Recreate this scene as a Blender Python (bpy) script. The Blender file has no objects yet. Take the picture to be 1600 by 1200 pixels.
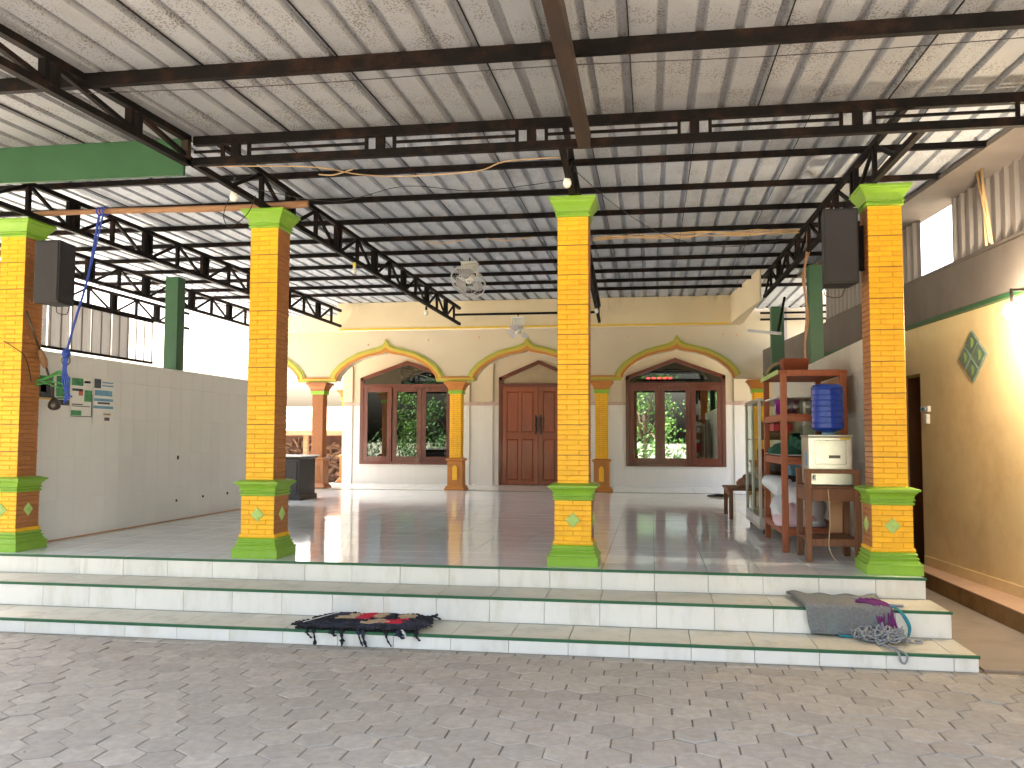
import bpy, bmesh, math, random
from mathutils import Vector, Matrix, Quaternion
rnd = random.Random(7)
sc = bpy.context.scene
COL = sc.collection
# ------------------------------------------------------------------ camera
cam = bpy.data.cameras.new('camera'); camo = bpy.data.objects.new('camera', cam); COL.objects.link(camo)
YAW, PITCH, ROLL = 0.1574, 0.0623, 0.0035
fw = Vector((-math.sin(YAW)*math.cos(PITCH), math.cos(YAW)*math.cos(PITCH), math.sin(PITCH)))
rt = Vector((math.cos(YAW), math.sin(YAW), 0)); up = rt.cross(fw)
r2 = rt*math.cos(ROLL)+up*math.sin(ROLL); u2 = -rt*math.sin(ROLL)+up*math.cos(ROLL)
mw = Matrix((r2, u2, -fw)).transposed().to_4x4(); mw.translation = (3.6178, -7.0221, 1.0026)
camo.matrix_world = mw
cam.sensor_fit = 'HORIZONTAL'; cam.sensor_width = 36.0; cam.lens = 36.0*1372.44/1600.0
cam.clip_start = 0.05; cam.clip_end = 2000
sc.camera = camo
# ------------------------------------------------------------------ light
SUN_EL, SUN_AZ = math.radians(68), math.radians(-45)      # azimuth clockwise from +Y
w = bpy.data.worlds.new('World'); sc.world = w; w.use_nodes = True
nt = w.node_tree; bg = nt.nodes['Background']
sky = nt.nodes.new('ShaderNodeTexSky'); sky.sky_type = 'NISHITA'; sky.sun_disc = False
sky.sun_elevation = SUN_EL; sky.sun_rotation = SUN_AZ % (2*math.pi); sky.air_density = 1.0; sky.dust_density = 10.0; sky.ozone_density = 1.0
nt.links.new(sky.outputs[0], bg.inputs[0]); bg.inputs[1].default_value = 0.15
sl = bpy.data.lights.new('sun', 'SUN'); sl.energy = 3.2; sl.angle = math.radians(0.6); sl.color = (1, .95, .87)
so = bpy.data.objects.new('sun', sl); COL.objects.link(so)
sd = Vector((math.sin(SUN_AZ)*math.cos(SUN_EL), math.cos(SUN_AZ)*math.cos(SUN_EL), math.sin(SUN_EL)))
so.rotation_euler = sd.to_track_quat('Z', 'Y').to_euler(); so.location = (0, 0, 30)
vs = sc.view_settings; vs.view_transform = 'Standard'; vs.look = 'None'; vs.gamma = 1; vs.exposure = 3.74
vs.use_curve_mapping = False
vs.use_white_balance = True; vs.white_balance_temperature = 6850; vs.white_balance_tint = 10
sc.cycles.use_denoising = True
sc.cycles.max_bounces = 10; sc.cycles.diffuse_bounces = 6; sc.cycles.glossy_bounces = 4
sc.cycles.sample_clamp_indirect = 8.0; sc.cycles.caustics_reflective = False; sc.cycles.caustics_refractive = False

# ------------------------------------------------------------------ materials
def lin(c):
    return tuple((x/255/12.92 if x/255 <= .04045 else ((x/255+.055)/1.055)**2.4) for x in c)
MATS = {}
def M(name, c, rough=.6, var=.12, scale=6, bump=0., bscale=80, spec=.5, metal=0., coat=0., piece=0., dirt=None, dscale=3., damt=.5, stretch=None, rvar=0., island=False, ior=None):
    m = bpy.data.materials.new(name); m.use_nodes = True; MATS[name] = m
    n, l = m.node_tree.nodes, m.node_tree.links
    b = n['Principled BSDF']; b.inputs['Roughness'].default_value = rough; b.inputs['Metallic'].default_value = metal
    b.inputs['Specular IOR Level'].default_value = spec; b.inputs['Coat Weight'].default_value = coat; b.inputs['Coat Roughness'].default_value = .05
    if ior: b.inputs['IOR'].default_value = ior
    tc = n.new('ShaderNodeTexCoord'); mp = n.new('ShaderNodeMapping'); l.new(tc.outputs['Object'], mp.inputs[0])
    if stretch: mp.inputs['Scale'].default_value = stretch
    oi = n.new('ShaderNodeObjectInfo'); ge = n.new('ShaderNodeNewGeometry')
    rv = ge.outputs['Random Per Island'] if island else oi.outputs['Random']
    # move the texture per object so that copies differ
    cx = n.new('ShaderNodeCombineXYZ'); mu = n.new('ShaderNodeMath'); mu.operation = 'MULTIPLY'; mu.inputs[1].default_value = 37.0
    l.new(oi.outputs['Random'], mu.inputs[0]); l.new(mu.outputs[0], cx.inputs[0]); l.new(mu.outputs[0], cx.inputs[2])
    va = n.new('ShaderNodeVectorMath'); va.operation = 'ADD'; l.new(mp.outputs[0], va.inputs[0]); l.new(cx.outputs[0], va.inputs[1])
    no = n.new('ShaderNodeTexNoise'); no.inputs['Scale'].default_value = scale; no.inputs['Detail'].default_value = 6; no.inputs['Roughness'].default_value = .62
    l.new(va.outputs[0], no.inputs['Vector'])
    C = lin(c)
    mr = n.new('ShaderNodeMapRange'); mr.inputs['From Min'].default_value = .3; mr.inputs['From Max'].default_value = .7
    mr.inputs['To Min'].default_value = 1-var; mr.inputs['To Max'].default_value = 1+var; l.new(no.outputs['Fac'], mr.inputs['Value'])
    fac = mr.outputs[0]
    if piece:
        m2 = n.new('ShaderNodeMapRange'); m2.inputs['To Min'].default_value = 1-piece; m2.inputs['To Max'].default_value = 1+piece; l.new(rv, m2.inputs['Value'])
        mm = n.new('ShaderNodeMath'); mm.operation = 'MULTIPLY'; l.new(fac, mm.inputs[0]); l.new(m2.outputs[0], mm.inputs[1]); fac = mm.outputs[0]
    vm = n.new('ShaderNodeVectorMath'); vm.operation = 'SCALE'; vm.inputs[0].default_value = C; l.new(fac, vm.inputs['Scale'])
    out = vm.outputs[0]
    if dirt:
        dn = n.new('ShaderNodeTexNoise'); dn.inputs['Scale'].default_value = dscale; dn.inputs['Detail'].default_value = 8; dn.inputs['Roughness'].default_value = .7
        l.new(va.outputs[0], dn.inputs['Vector'])
        dr = n.new('ShaderNodeMapRange'); dr.inputs['From Min'].default_value = .5; dr.inputs['From Max'].default_value = .75; dr.inputs['To Max'].default_value = damt; l.new(dn.outputs['Fac'], dr.inputs['Value'])
        mx = n.new('ShaderNodeMix'); mx.data_type = 'RGBA'; l.new(dr.outputs[0], mx.inputs['Factor']); l.new(out, mx.inputs['A']); mx.inputs['B'].default_value = (*lin(dirt), 1)
        out = mx.outputs['Result']
    l.new(out, b.inputs['Base Color'])
    if rvar:
        rr = n.new('ShaderNodeMapRange'); rr.inputs['To Min'].default_value = max(.01, rough-rvar); rr.inputs['To Max'].default_value = rough+rvar; l.new(no.outputs['Fac'], rr.inputs['Value']); l.new(rr.outputs[0], b.inputs['Roughness'])
    if bump:
        bn = n.new('ShaderNodeTexNoise'); bn.inputs['Scale'].default_value = bscale; bn.inputs['Detail'].default_value = 5; l.new(va.outputs[0], bn.inputs['Vector'])
        bp = n.new('ShaderNodeBump'); bp.inputs['Strength'].default_value = bump; bp.inputs['Distance'].default_value = .01; l.new(bn.outputs['Fac'], bp.inputs['Height']); l.new(bp.outputs[0], b.inputs['Normal'])
    return m
def emit(name, c, s):
    m = bpy.data.materials.new(name); m.use_nodes = True; b = m.node_tree.nodes['Principled BSDF']
    b.inputs['Base Color'].default_value = (*lin(c), 1); b.inputs['Emission Color'].default_value = (*lin(c), 1); b.inputs['Emission Strength'].default_value = s
    MATS[name] = m; return m
def wood(name, c, c2, rough=.5, scale=(1, 1, .12), s=26, coat=0.):
    m = M(name, c, rough, .15, s, bump=.12, bscale=60, stretch=scale, dirt=c2, dscale=s*.6, damt=.7, coat=coat, piece=.08); return m

M('paver', (164, 157, 146), .9, .13, 22, bump=.35, bscale=160, piece=.1, spec=.2, dirt=(150, 138, 122), dscale=7, damt=.6)
M('paver_far', (164, 157, 146), .9, .13, 22, bump=.35, bscale=160, piece=.1, spec=.2, dirt=(132, 121, 108), dscale=9, damt=.55, island=True)
M('joint_sand', (122, 108, 94), .95, .25, 30, bump=.5, bscale=200)
M('concrete', (146, 134, 122), .9, .2, 3, bump=.3, bscale=60, dirt=(92, 80, 70), dscale=1.5, damt=.6)
M('grey_render', (112, 103, 96), .88, .12, 2.2, bump=.2, bscale=50, dirt=(90, 80, 74), dscale=1.2, damt=.5)
M('earth', (128, 126, 116), .95, .12, .6, bump=.4, bscale=10, dirt=(98, 108, 70), dscale=.4, damt=.6)
M('pale_bounce', (164, 162, 156), .9, .06, 1.5, bump=.2, bscale=30)
M('riser_tile', (230, 225, 216), .28, .05, 3, piece=.04, dirt=(188, 178, 154), dscale=5, damt=.6, stretch=(1, 1, .3), bump=.03, bscale=6)
M('tread_tile', (196, 192, 176), .42, .07, 5, piece=.05, dirt=(142, 132, 108), dscale=4, damt=.75)
M('grout', (112, 108, 98), .9, .15, 20)
M('step_grout', (162, 158, 148), .9, .1, 20)
M('pale_grout', (212, 209, 203), .9, .08, 20)
M('green_trim', (36, 92, 58), .45, .1, 8)
M('floor_tile', (236, 242, 244), .07, .035, 2.5, piece=.025, spec=.6, rvar=.03, dirt=(190, 186, 172), dscale=1.6, damt=.3)
M('porch_tile', (228, 232, 230), .1, .03, 2.5, piece=.02)
M('wall_tile', (224, 222, 217), .32, .025, 2, piece=.02, bump=.02, bscale=5)
M('wall_tile_grey', (226, 221, 214), .3, .03, 2, piece=.025, dirt=(176, 168, 158), dscale=2, damt=.35)
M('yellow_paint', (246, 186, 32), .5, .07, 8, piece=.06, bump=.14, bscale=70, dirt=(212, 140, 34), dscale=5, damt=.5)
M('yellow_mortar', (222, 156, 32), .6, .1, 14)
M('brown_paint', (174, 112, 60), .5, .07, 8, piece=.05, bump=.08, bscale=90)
M('terracotta_brown', (150, 92, 46), .5, .07, 8, bump=.08, bscale=90)  # darker brown tone, used on one arcade column
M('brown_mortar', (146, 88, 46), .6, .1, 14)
M('lime_paint', (128, 172, 46), .42, .08, 6, bump=.12, bscale=40, dirt=(150, 170, 96), dscale=11, damt=.5)
M('pale_lime', (176, 206, 120), .45, .08, 20)
M('dark_green', (42, 84, 52), .5, .08, 5, bump=.08, bscale=40, dirt=(34, 70, 42), dscale=3, damt=.4)
M('steel', (20, 17, 17), .7, .2, 10, spec=.12, metal=.0, bump=.15, bscale=120, dirt=(84, 52, 36), dscale=5, damt=.35)
M('rusty_steel', (42, 27, 18), .65, .35, 9, bump=.3, bscale=90, dirt=(88, 54, 28), dscale=4, damt=.6, stretch=(1, .3, 1))
M('cream_wall', (190, 177, 154), .8, .035, 1.2, bump=.08, bscale=30, dirt=(196, 170, 132), dscale=.8, damt=.3)
M('band_paint', (220, 202, 168), .8, .035, 1.2, bump=.08, bscale=30)
M('yellow_line', (226, 184, 54), .55, .08, 5)
M('trim_orange', (178, 112, 44), .5, .08, 6)
M('trim_olive', (180, 156, 54), .5, .06, 6)
M('trim_lime', (146, 156, 62), .5, .06, 6)
M('right_wall', (238, 212, 160), .8, .05, 1.3, bump=.1, bscale=24, dirt=(184, 140, 84), dscale=.9, damt=.45)
M('wainscot', (206, 202, 194), .22, .03, 4, stretch=(9, 1, .2), bump=.05, bscale=12)
M('border_tile', (176, 150, 138), .35, .15, 20)
wood('mahogany', (88, 36, 21), (58, 22, 14), .32, coat=.25)
wood('door_wood', (128, 62, 32), (92, 40, 20), .35, coat=.2)
wood('shelf_wood', (158, 82, 46), (132, 62, 34), .5)
wood('old_wood', (122, 78, 50), (84, 54, 38), .65)
wood('log_wood', (158, 116, 84), (106, 72, 48), .8, scale=(.12, 1, 1))
wood('dark_board', (30, 23, 21), (20, 16, 15), .55)
M('black_plastic', (34, 31, 33), .6, .1, 20, bump=.1, bscale=300)
M('speaker_grille', (52, 49, 52), .75, .1, 60, bump=.4, bscale=500)
M('white_plastic', (224, 222, 214), .4, .04, 5)
M('white_metal', (196, 196, 196), .35, .04, 5)
M('fan_blade', (150, 146, 146), .4, .05, 5)
M('wire', (40, 34, 34), .6)
M('beige_cable', (206, 172, 128), .6, .12, 8)
M('blue_rope', (46, 74, 164), .7, .2, 40, bump=.5, bscale=150)
M('iron', (92, 84, 76), .4, .2, 20, metal=.8)
M('green_string', (72, 150, 72), .7, .3, 20)
M('paper', (226, 224, 216), .8, .05, 8)
M('ink_green', (74, 140, 90), .8, .4, 14)
M('ink_dark', (72, 74, 80), .8, .4, 18)
M('ink_blue', (112, 158, 186), .8, .15, 14)
M('ink_red', (196, 104, 84), .8, .2, 14)
M('blue_plastic', (26, 62, 164), .18, .06, 4, spec=.6)
M('blue_light', (120, 156, 214), .3, .3, 30)
M('stainless', (208, 205, 194), .3, .08, 3, metal=.75, dirt=(170, 158, 128), dscale=5, damt=.5, rvar=.1)
M('aluminium', (192, 188, 182), .35, .08, 6, metal=.7)
M('purple_plastic', (164, 48, 158), .35, .05, 6)
M('red_plastic', (176, 32, 44), .4)
M('green_cloth', (24, 92, 72), .85, .3, 12, bump=.5, bscale=20)
M('white_bag', (214, 218, 226), .4, .06, 6, bump=.3, bscale=14)
M('pink_bag', (226, 196, 206), .45, .06, 6)
M('brown_card', (196, 150, 112), .8, .06, 6)
M('terracotta', (140, 66, 36), .75, .1, 10, bump=.15, bscale=40)
M('dry_branch', (156, 118, 90), .8, .2, 20)
M('navy_cloth', (40, 42, 60), .9, .35, 40, bump=.8, bscale=120)
M('black_cloth', (26, 26, 32), .9, .3, 40, bump=.8, bscale=120)
M('tan_cloth', (176, 148, 116), .9, .25, 40, bump=.8, bscale=120)
M('red_cloth', (186, 30, 52), .85, .2, 30, bump=.6, bscale=90)
M('grey_cloth', (122, 122, 122), .95, .2, 60, bump=1., bscale=140, dirt=(92, 142, 132), dscale=5, damt=.45)
M('grey_yarn', (140, 142, 146), .9, .2, 30)
M('purple_yarn', (108, 40, 100), .9, .2, 30)
M('teal_yarn', (40, 128, 142), .9, .2, 30)
M('pink_tile', (200, 166, 140), .6, .08, 9, bump=.08, bscale=40, piece=.05)
M('moss_kerb', (150, 116, 72), .9, .3, 5, bump=.4, bscale=60, dirt=(90, 82, 44), dscale=4, damt=.7)
M('roof_tile', (118, 84, 72), .85, .2, 8, bump=.3, bscale=20)
M('firewood_mat', (128, 100, 82), .9, .3, 12, bump=.5, bscale=30, island=True, piece=.35)
M('bark', (88, 70, 54), .9, .25, 12, bump=.6, bscale=30)
M('leaf', (48, 86, 30), .5, .25, 3, island=True, piece=.35)
M('leaf_light', (78, 116, 42), .5, .25, 3, island=True, piece=.3)
M('room_wall', (150, 134, 110), .85)
M('vent_tile', (104, 124, 112), .3, .2, 12, dirt=(160, 170, 150), dscale=14, damt=.5, piece=.2)
emit('led_red', (255, 50, 60), 1.6)
emit('lamp_glow', (255, 240, 214), 85.0)
M('bulb_glass', (236, 234, 226), .25, .02)
M('yellow_socket', (232, 214, 70), .4)
M('cap_blue', (150, 190, 226), .4)

def metal_sheet(name, c, spots):
    m = M(name, c, .62, .1, 3, metal=.05, spec=.3, dirt=(118, 114, 110), dscale=3, damt=.6, stretch=(1, .35, 1), piece=.05)
    n, l = m.node_tree.nodes, m.node_tree.links; b = n['Principled BSDF']
    src = b.inputs['Base Color'].links[0].from_socket
    tc = n.new('ShaderNodeTexCoord'); v = n.new('ShaderNodeTexVoronoi'); v.inputs['Scale'].default_value = 75; v.inputs['Randomness'].default_value = 1
    mp = n.new('ShaderNodeMapping'); mp.inputs['Scale'].default_value = (1, .7, 1); l.new(tc.outputs['Object'], mp.inputs[0]); l.new(mp.outputs[0], v.inputs['Vector'])
    no = n.new('ShaderNodeTexNoise'); no.inputs['Scale'].default_value = 4; no.inputs['Detail'].default_value = 5; l.new(tc.outputs['Object'], no.inputs['Vector'])
    r = n.new('ShaderNodeMapRange'); r.inputs['From Min'].default_value = .36; r.inputs['From Max'].default_value = .66; r.inputs['To Min'].default_value = .12; r.inputs['To Max'].default_value = .46; l.new(no.outputs['Fac'], r.inputs['Value'])
    lt = n.new('ShaderNodeMath'); lt.operation = 'LESS_THAN'; l.new(v.outputs['Distance'], lt.inputs[0]); l.new(r.outputs[0], lt.inputs[1])
    mu = n.new('ShaderNodeMath'); mu.operation = 'MULTIPLY'; mu.inputs[1].default_value = spots; l.new(lt.outputs[0], mu.inputs[0])
    mx = n.new('ShaderNodeMix'); mx.data_type = 'RGBA'; l.new(mu.outputs[0], mx.inputs['Factor']); l.new(src, mx.inputs['A']); mx.inputs['B'].default_value = (*lin((104, 98, 94)), 1)
    l.new(mx.outputs['Result'], b.inputs['Base Color'])
metal_sheet('roof_metal', (148, 150, 154), .85)  # yard sheets toned darker than the like verandah sheets, to offset bounced light
metal_sheet('roof_metal_back', (180, 186, 196), .5)
for k in ('roof_metal_back',):
    MATS[k].node_tree.nodes['Principled BSDF'].inputs['Metallic'].default_value = .12
M('wall_metal', (150, 142, 138), .45, .12, 4, metal=.3, stretch=(1, 1, .3), dirt=(110, 100, 96), dscale=3, damt=.4)
M('fence_metal', (214, 208, 208), .5, .06, 4, stretch=(1, 1, .3))
def translucent(name, amt):
    m = MATS[name]; n, l = m.node_tree.nodes, m.node_tree.links; b = n['Principled BSDF']; o = n['Material Output']
    t = n.new('ShaderNodeBsdfTranslucent'); t.inputs[0].default_value = (.8, .8, .82, 1); x = n.new('ShaderNodeMixShader'); x.inputs[0].default_value = amt
    l.new(b.outputs[0], x.inputs[1]); l.new(t.outputs[0], x.inputs[2]); l.new(x.outputs[0], o.inputs[0])
translucent('fence_metal', .07)
def glass(name, tint, gl):
    m = bpy.data.materials.new(name); m.use_nodes = True; n, l = m.node_tree.nodes, m.node_tree.links
    n.remove(n['Principled BSDF']); o = n['Material Output']
    t = n.new('ShaderNodeBsdfTransparent'); t.inputs[0].default_value = (*tint, 1)
    g = n.new('ShaderNodeBsdfGlossy'); g.inputs['Roughness'].default_value = .015; g.inputs[0].default_value = (.9, .95, .93, 1)
    x = n.new('ShaderNodeMixShader'); x.inputs[0].default_value = gl; l.new(t.outputs[0], x.inputs[1]); l.new(g.outputs[0], x.inputs[2]); l.new(x.outputs[0], o.inputs[0])
    MATS[name] = m
glass('window_glass', (.45, .5, .46), .36)
glass('dark_glass', (.42, .45, .43), .1)
glass('clear_glass', (.85, .9, .87), .12)

# ------------------------------------------------------------------ mesh helpers (world coordinates)
class B:
    def __init__(s): s.v = []; s.f = []
    def poly(s, pts, faces):
        k = len(s.v); s.v += [tuple(p) for p in pts]; s.f += [tuple(i+k for i in f) for f in faces]; return s
    def box(s, x0, x1, y0, y1, z0, z1):
        return s.poly([(x0, y0, z0), (x1, y0, z0), (x1, y1, z0), (x0, y1, z0), (x0, y0, z1), (x1, y0, z1), (x1, y1, z1), (x0, y1, z1)],
                      [(3, 2, 1, 0), (4, 5, 6, 7), (0, 1, 5, 4), (1, 2, 6, 5), (2, 3, 7, 6), (3, 0, 4, 7)])
    def bar(s, a, b, w, h, upv=(0, 0, 1)):
        a, b = Vector(a), Vector(b); d = (b-a).normalized(); u = Vector(upv)
        if abs(d.dot(u)) > .98: u = Vector((0, 1, 0))
        r = d.cross(u).normalized(); u = r.cross(d).normalized()
        P = []
        for p in (a, b):
            for i, j in ((-1, -1), (1, -1), (1, 1), (-1, 1)): P.append(p+r*(i*w/2)+u*(j*h/2))
        return s.poly(P, [(0, 1, 2, 3), (7, 6, 5, 4), (1, 0, 4, 5), (2, 1, 5, 6), (3, 2, 6, 7), (0, 3, 7, 4)])
    def tube(s, pts, r, n=6, caps=True):
        pts = [Vector(p) for p in pts]; k = len(s.v); m = len(pts); pr = None
        for i, p in enumerate(pts):
            d = (pts[min(i+1, m-1)]-pts[max(i-1, 0)]).normalized()
            if pr is None: pr = d.orthogonal().normalized()
            pr = (pr-d*pr.dot(d)).normalized(); q = d.cross(pr)
            rr = r[i] if isinstance(r, (list, tuple)) else r
            for j in range(n):
                a = 2*math.pi*j/n; s.v.append(tuple(p+pr*(rr*math.cos(a))+q*(rr*math.sin(a))))
        for i in range(m-1):
            for j in range(n):
                j2 = (j+1) % n; s.f.append((k+i*n+j, k+i*n+j2, k+(i+1)*n+j2, k+(i+1)*n+j))
        if caps: s.f.append(tuple(k+j for j in range(n))[::-1]); s.f.append(tuple(k+(m-1)*n+j for j in range(n)))
        return s
    def lathe(s, prof, c=(0, 0, 0), n=20, axis='Z'):
        k = len(s.v)
        for (r, z) in prof:
            for j in range(n):
                a = 2*math.pi*j/n; x, y = r*math.cos(a), r*math.sin(a)
                p = (x, y, z) if axis == 'Z' else ((x, z, y) if axis == 'Y' else (z, x, y))
                s.v.append((c[0]+p[0], c[1]+p[1], c[2]+p[2]))
        m = len(prof)
        for i in range(m-1):
            for j in range(n):
                j2 = (j+1) % n; s.f.append((k+i*n+j, k+i*n+j2, k+(i+1)*n+j2, k+(i+1)*n+j))
        s.f.append(tuple(k+j for j in range(n))[::-1]); s.f.append(tuple(k+(m-1)*n+j for j in range(n))); return s
    def sq(s, prof, cx, cy, z0=0):
        k = len(s.v)
        for (h, z) in prof:
            s.v += [(cx-h, cy-h, z0+z), (cx+h, cy-h, z0+z), (cx+h, cy+h, z0+z), (cx-h, cy+h, z0+z)]
        for i in range(len(prof)-1):
            for j in range(4): s.f.append((k+i*4+j, k+i*4+(j+1) % 4, k+(i+1)*4+(j+1) % 4, k+(i+1)*4+j))
        s.f.append((k+3, k+2, k+1, k)); m = k+4*(len(prof)-1); s.f.append((m, m+1, m+2, m+3)); return s
    def prism(s, poly, y0, y1):          # polygon in x,z extruded along y
        n = len(poly); k = len(s.v)
        s.v += [(x, y0, z) for x, z in poly]+[(x, y1, z) for x, z in poly]
        s.f.append(tuple(range(k, k+n))); s.f.append(tuple(range(k+2*n-1, k+n-1, -1)))
        for i in range(n): j = (i+1) % n; s.f.append((k+j, k+i, k+n+i, k+n+j))
        return s
    def mesh(s, name, off=(0, 0, 0), smooth=False):
        me = bpy.data.meshes.new(name); o = Vector(off)
        me.from_pydata([tuple(Vector(p)-o) for p in s.v], [], s.f)
        bm = bmesh.new(); bm.from_mesh(me); bmesh.ops.recalc_face_normals(bm, faces=bm.faces); bm.to_mesh(me); bm.free()
        if smooth: me.polygons.foreach_set('use_smooth', [True]*len(me.polygons))
        me.update(); return me
def tag(o, label=None, cat=None, group=None, kind=None):
    for k, v in (('label', label), ('category', cat), ('group', group), ('kind', kind)):
        if v: o[k] = v
    return o
def setmat(me, mat):
    me.materials.clear(); me.materials.append(MATS[mat])
def thing(name, loc, label, cat, group=None, kind=None):
    o = bpy.data.objects.new(name, None); COL.objects.link(o); o.location = loc; o.empty_display_size = .1
    return tag(o, label, cat, group, kind or ('thing' if label else None))
WL = {}
def wloc(o):
    if o is None: return Vector((0, 0, 0))
    return Vector(o.location)+wloc(o.parent)
def part(root, name, b, mat, smooth=False, bev=0., kind=None, label=None, autos=False):
    me = b.mesh(name, wloc(root), smooth); setmat(me, mat)
    o = bpy.data.objects.new(name, me); COL.objects.link(o); o.parent = root
    if bev:
        mo = o.modifiers.new('bevel', 'BEVEL'); mo.width = bev; mo.segments = 2; mo.limit_method = 'ANGLE'
    return tag(o, label, None, None, kind)
def piece(root, name, me, loc, rot=(0, 0, 0), scale=None):
    o = bpy.data.objects.new(name, me); COL.objects.link(o); o.parent = root; o.location = Vector(loc)-wloc(root); o.rotation_euler = rot
    if scale: o.scale = scale
    return o
def single(name, b, mat, label, cat, loc=(0, 0, 0), smooth=False, bev=0., group=None, kind=None):
    me = b.mesh(name, loc, smooth); setmat(me, mat); o = bpy.data.objects.new(name, me); COL.objects.link(o); o.location = loc
    if bev:
        mo = o.modifiers.new('bevel', 'BEVEL'); mo.width = bev; mo.segments = 2; mo.limit_method = 'ANGLE'
    return tag(o, label, cat, group, kind or 'thing')
def struct(name, b, mat): return single(name, b, mat, None, None, kind='structure')
def pillow(lx, lz, d=.008, ch=.004):     # brick or tile: base rectangle and inset proud face, facing -Y, centred in x,z
    x, z = lx/2, lz/2
    b = B(); b.poly([(-x, 0, -z), (x, 0, -z), (x, 0, z), (-x, 0, z), (-x, -d*.5, -z), (x, -d*.5, -z), (x, -d*.5, z), (-x, -d*.5, z),
                     (-x+ch, -d, -z+ch), (x-ch, -d, -z+ch), (x-ch, -d, z-ch), (-x+ch, -d, z-ch)],
                    [(0, 1, 5, 4), (1, 2, 6, 5), (2, 3, 7, 6), (3, 0, 4, 7), (4, 5, 9, 8), (5, 6, 10, 9), (6, 7, 11, 10), (7, 4, 8, 11), (8, 9, 10, 11)])
    return b
def curve(pts, k=6):                     # catmull-rom
    P = [Vector(p) for p in pts]; out = []
    for i in range(len(P)-1):
        a, b, c, d = P[max(i-1, 0)], P[i], P[i+1], P[min(i+2, len(P)-1)]
        for j in range(k):
            t = j/k; out.append(.5*((2*b)+(c-a)*t+(2*a-5*b+4*c-d)*t*t+(3*b-a-3*c+d)*t**3))
    out.append(P[-1]); return out
GZ = -.43
# ------------------------------------------------------------------ ground and yard
struct('ground', B().poly([(-250, -250, GZ-.03), (250, -250, GZ-.03), (250, 250, GZ-.03), (-250, 250, GZ-.03)], [(0, 1, 2, 3)]), 'earth')
struct('side_bounce_sheet', B().box(-16, -2.23, 1.5, 26, GZ-.028, GZ-.02), 'pale_bounce')  # pale ground sheet added to bounce daylight into the verandah
yard = struct('yard_pavement', B().box(-5, 9, -12, -1.0, GZ-.025, GZ-.0062), 'joint_sand')
AF = .198; HY = 1.05; RP = AF*math.sqrt(3)/2*HY
def hexb(cx=0, cy=0, z=0, tilt=(0, 0), b=None):
    b = b or B(); R = AF/math.sqrt(3)
    rings = []
    for rr, zz in ((.962, -.02), (.962, -.002), (.935, 0)):
        rings += [(cx+R*rr*math.sin(i*math.pi/3), cy+HY*R*rr*math.cos(i*math.pi/3), z+zz+tilt[0]*math.sin(i*math.pi/3)+tilt[1]*math.cos(i*math.pi/3)) for i in range(6)]
    f = []
    for q in (0, 6):
        for i in range(6): j = (i+1) % 6; f.append((q+j, q+i, q+6+i, q+6+j))
    f.append((17, 16, 15, 14, 13, 12)); return b.poly(rings, f)
hexm = hexb().mesh('paver'); setmat(hexm, 'paver')
cells = []
row = 0; y = -1.11-.105-AF/math.sqrt(3)+.02
while y > -9.5:
    x = -4.6+(AF/2 if row % 2 else 0)
    while x < 8.6:
        cells.append((x, y)); x += AF
    row += 1; y -= RP
def insight(x, y):
    v = Vector((x, y, GZ))-Vector((3.6178, -7.0221, 1.0026)); d = v.dot(fw)
    if d < .5: return None
    px, py = 800+1372.44*v.dot(r2)/d, 600-1372.44*v.dot(u2)/d
    return d if -40 < px < 1640 and py < 1225 else None
vis = sorted([(insight(*c), c) for c in cells if insight(*c)])
near = set(c for _, c in vis[:300]); far = B()
for c in cells:
    z = GZ+rnd.gauss(0, .0016); t = (rnd.uniform(-.0025, .0025), rnd.uniform(-.0025, .0025))
    if c in near: piece(yard, 'paver', hexm, (c[0]+rnd.uniform(-.002, .002), c[1]+rnd.uniform(-.002, .002), z), (t[1]*4.5, t[0]*4.5, rnd.uniform(-.018, .018)))
    elif not (c[1] > -1.15): hexb(c[0], c[1], z, t, far)
# edging course along the steps
x = -4.6
ed = pillow(.19, .1, .016, .004).mesh('edging_paver'); setmat(ed, 'paver')
while x < 6.2:
    piece(yard, 'edging_paver', ed, (x, -1.172, GZ-.016+rnd.uniform(-.002, .002)), (-math.pi/2, 0, 0)); x += .195
part(yard, 'paving', far, 'paver_far', kind='stuff')
struct('passage', B().box(5.66, 6.9, -1.05, 9, GZ-.02, GZ+.004), 'concrete')
# pebbles and litter specks
bb = B()
for i in range(70):
    px, py = rnd.uniform(-1, 7), rnd.uniform(-3.4, -1.25); r = rnd.uniform(.003, .008)
    bb.lathe([(r*.6, 0), (r, r*.4), (r*.5, r*.9)], (px, py, GZ), 5)
single('grit', bb, 'concrete', 'loose grit scattered over the grey paving', 'grit', kind='stuff')

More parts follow.
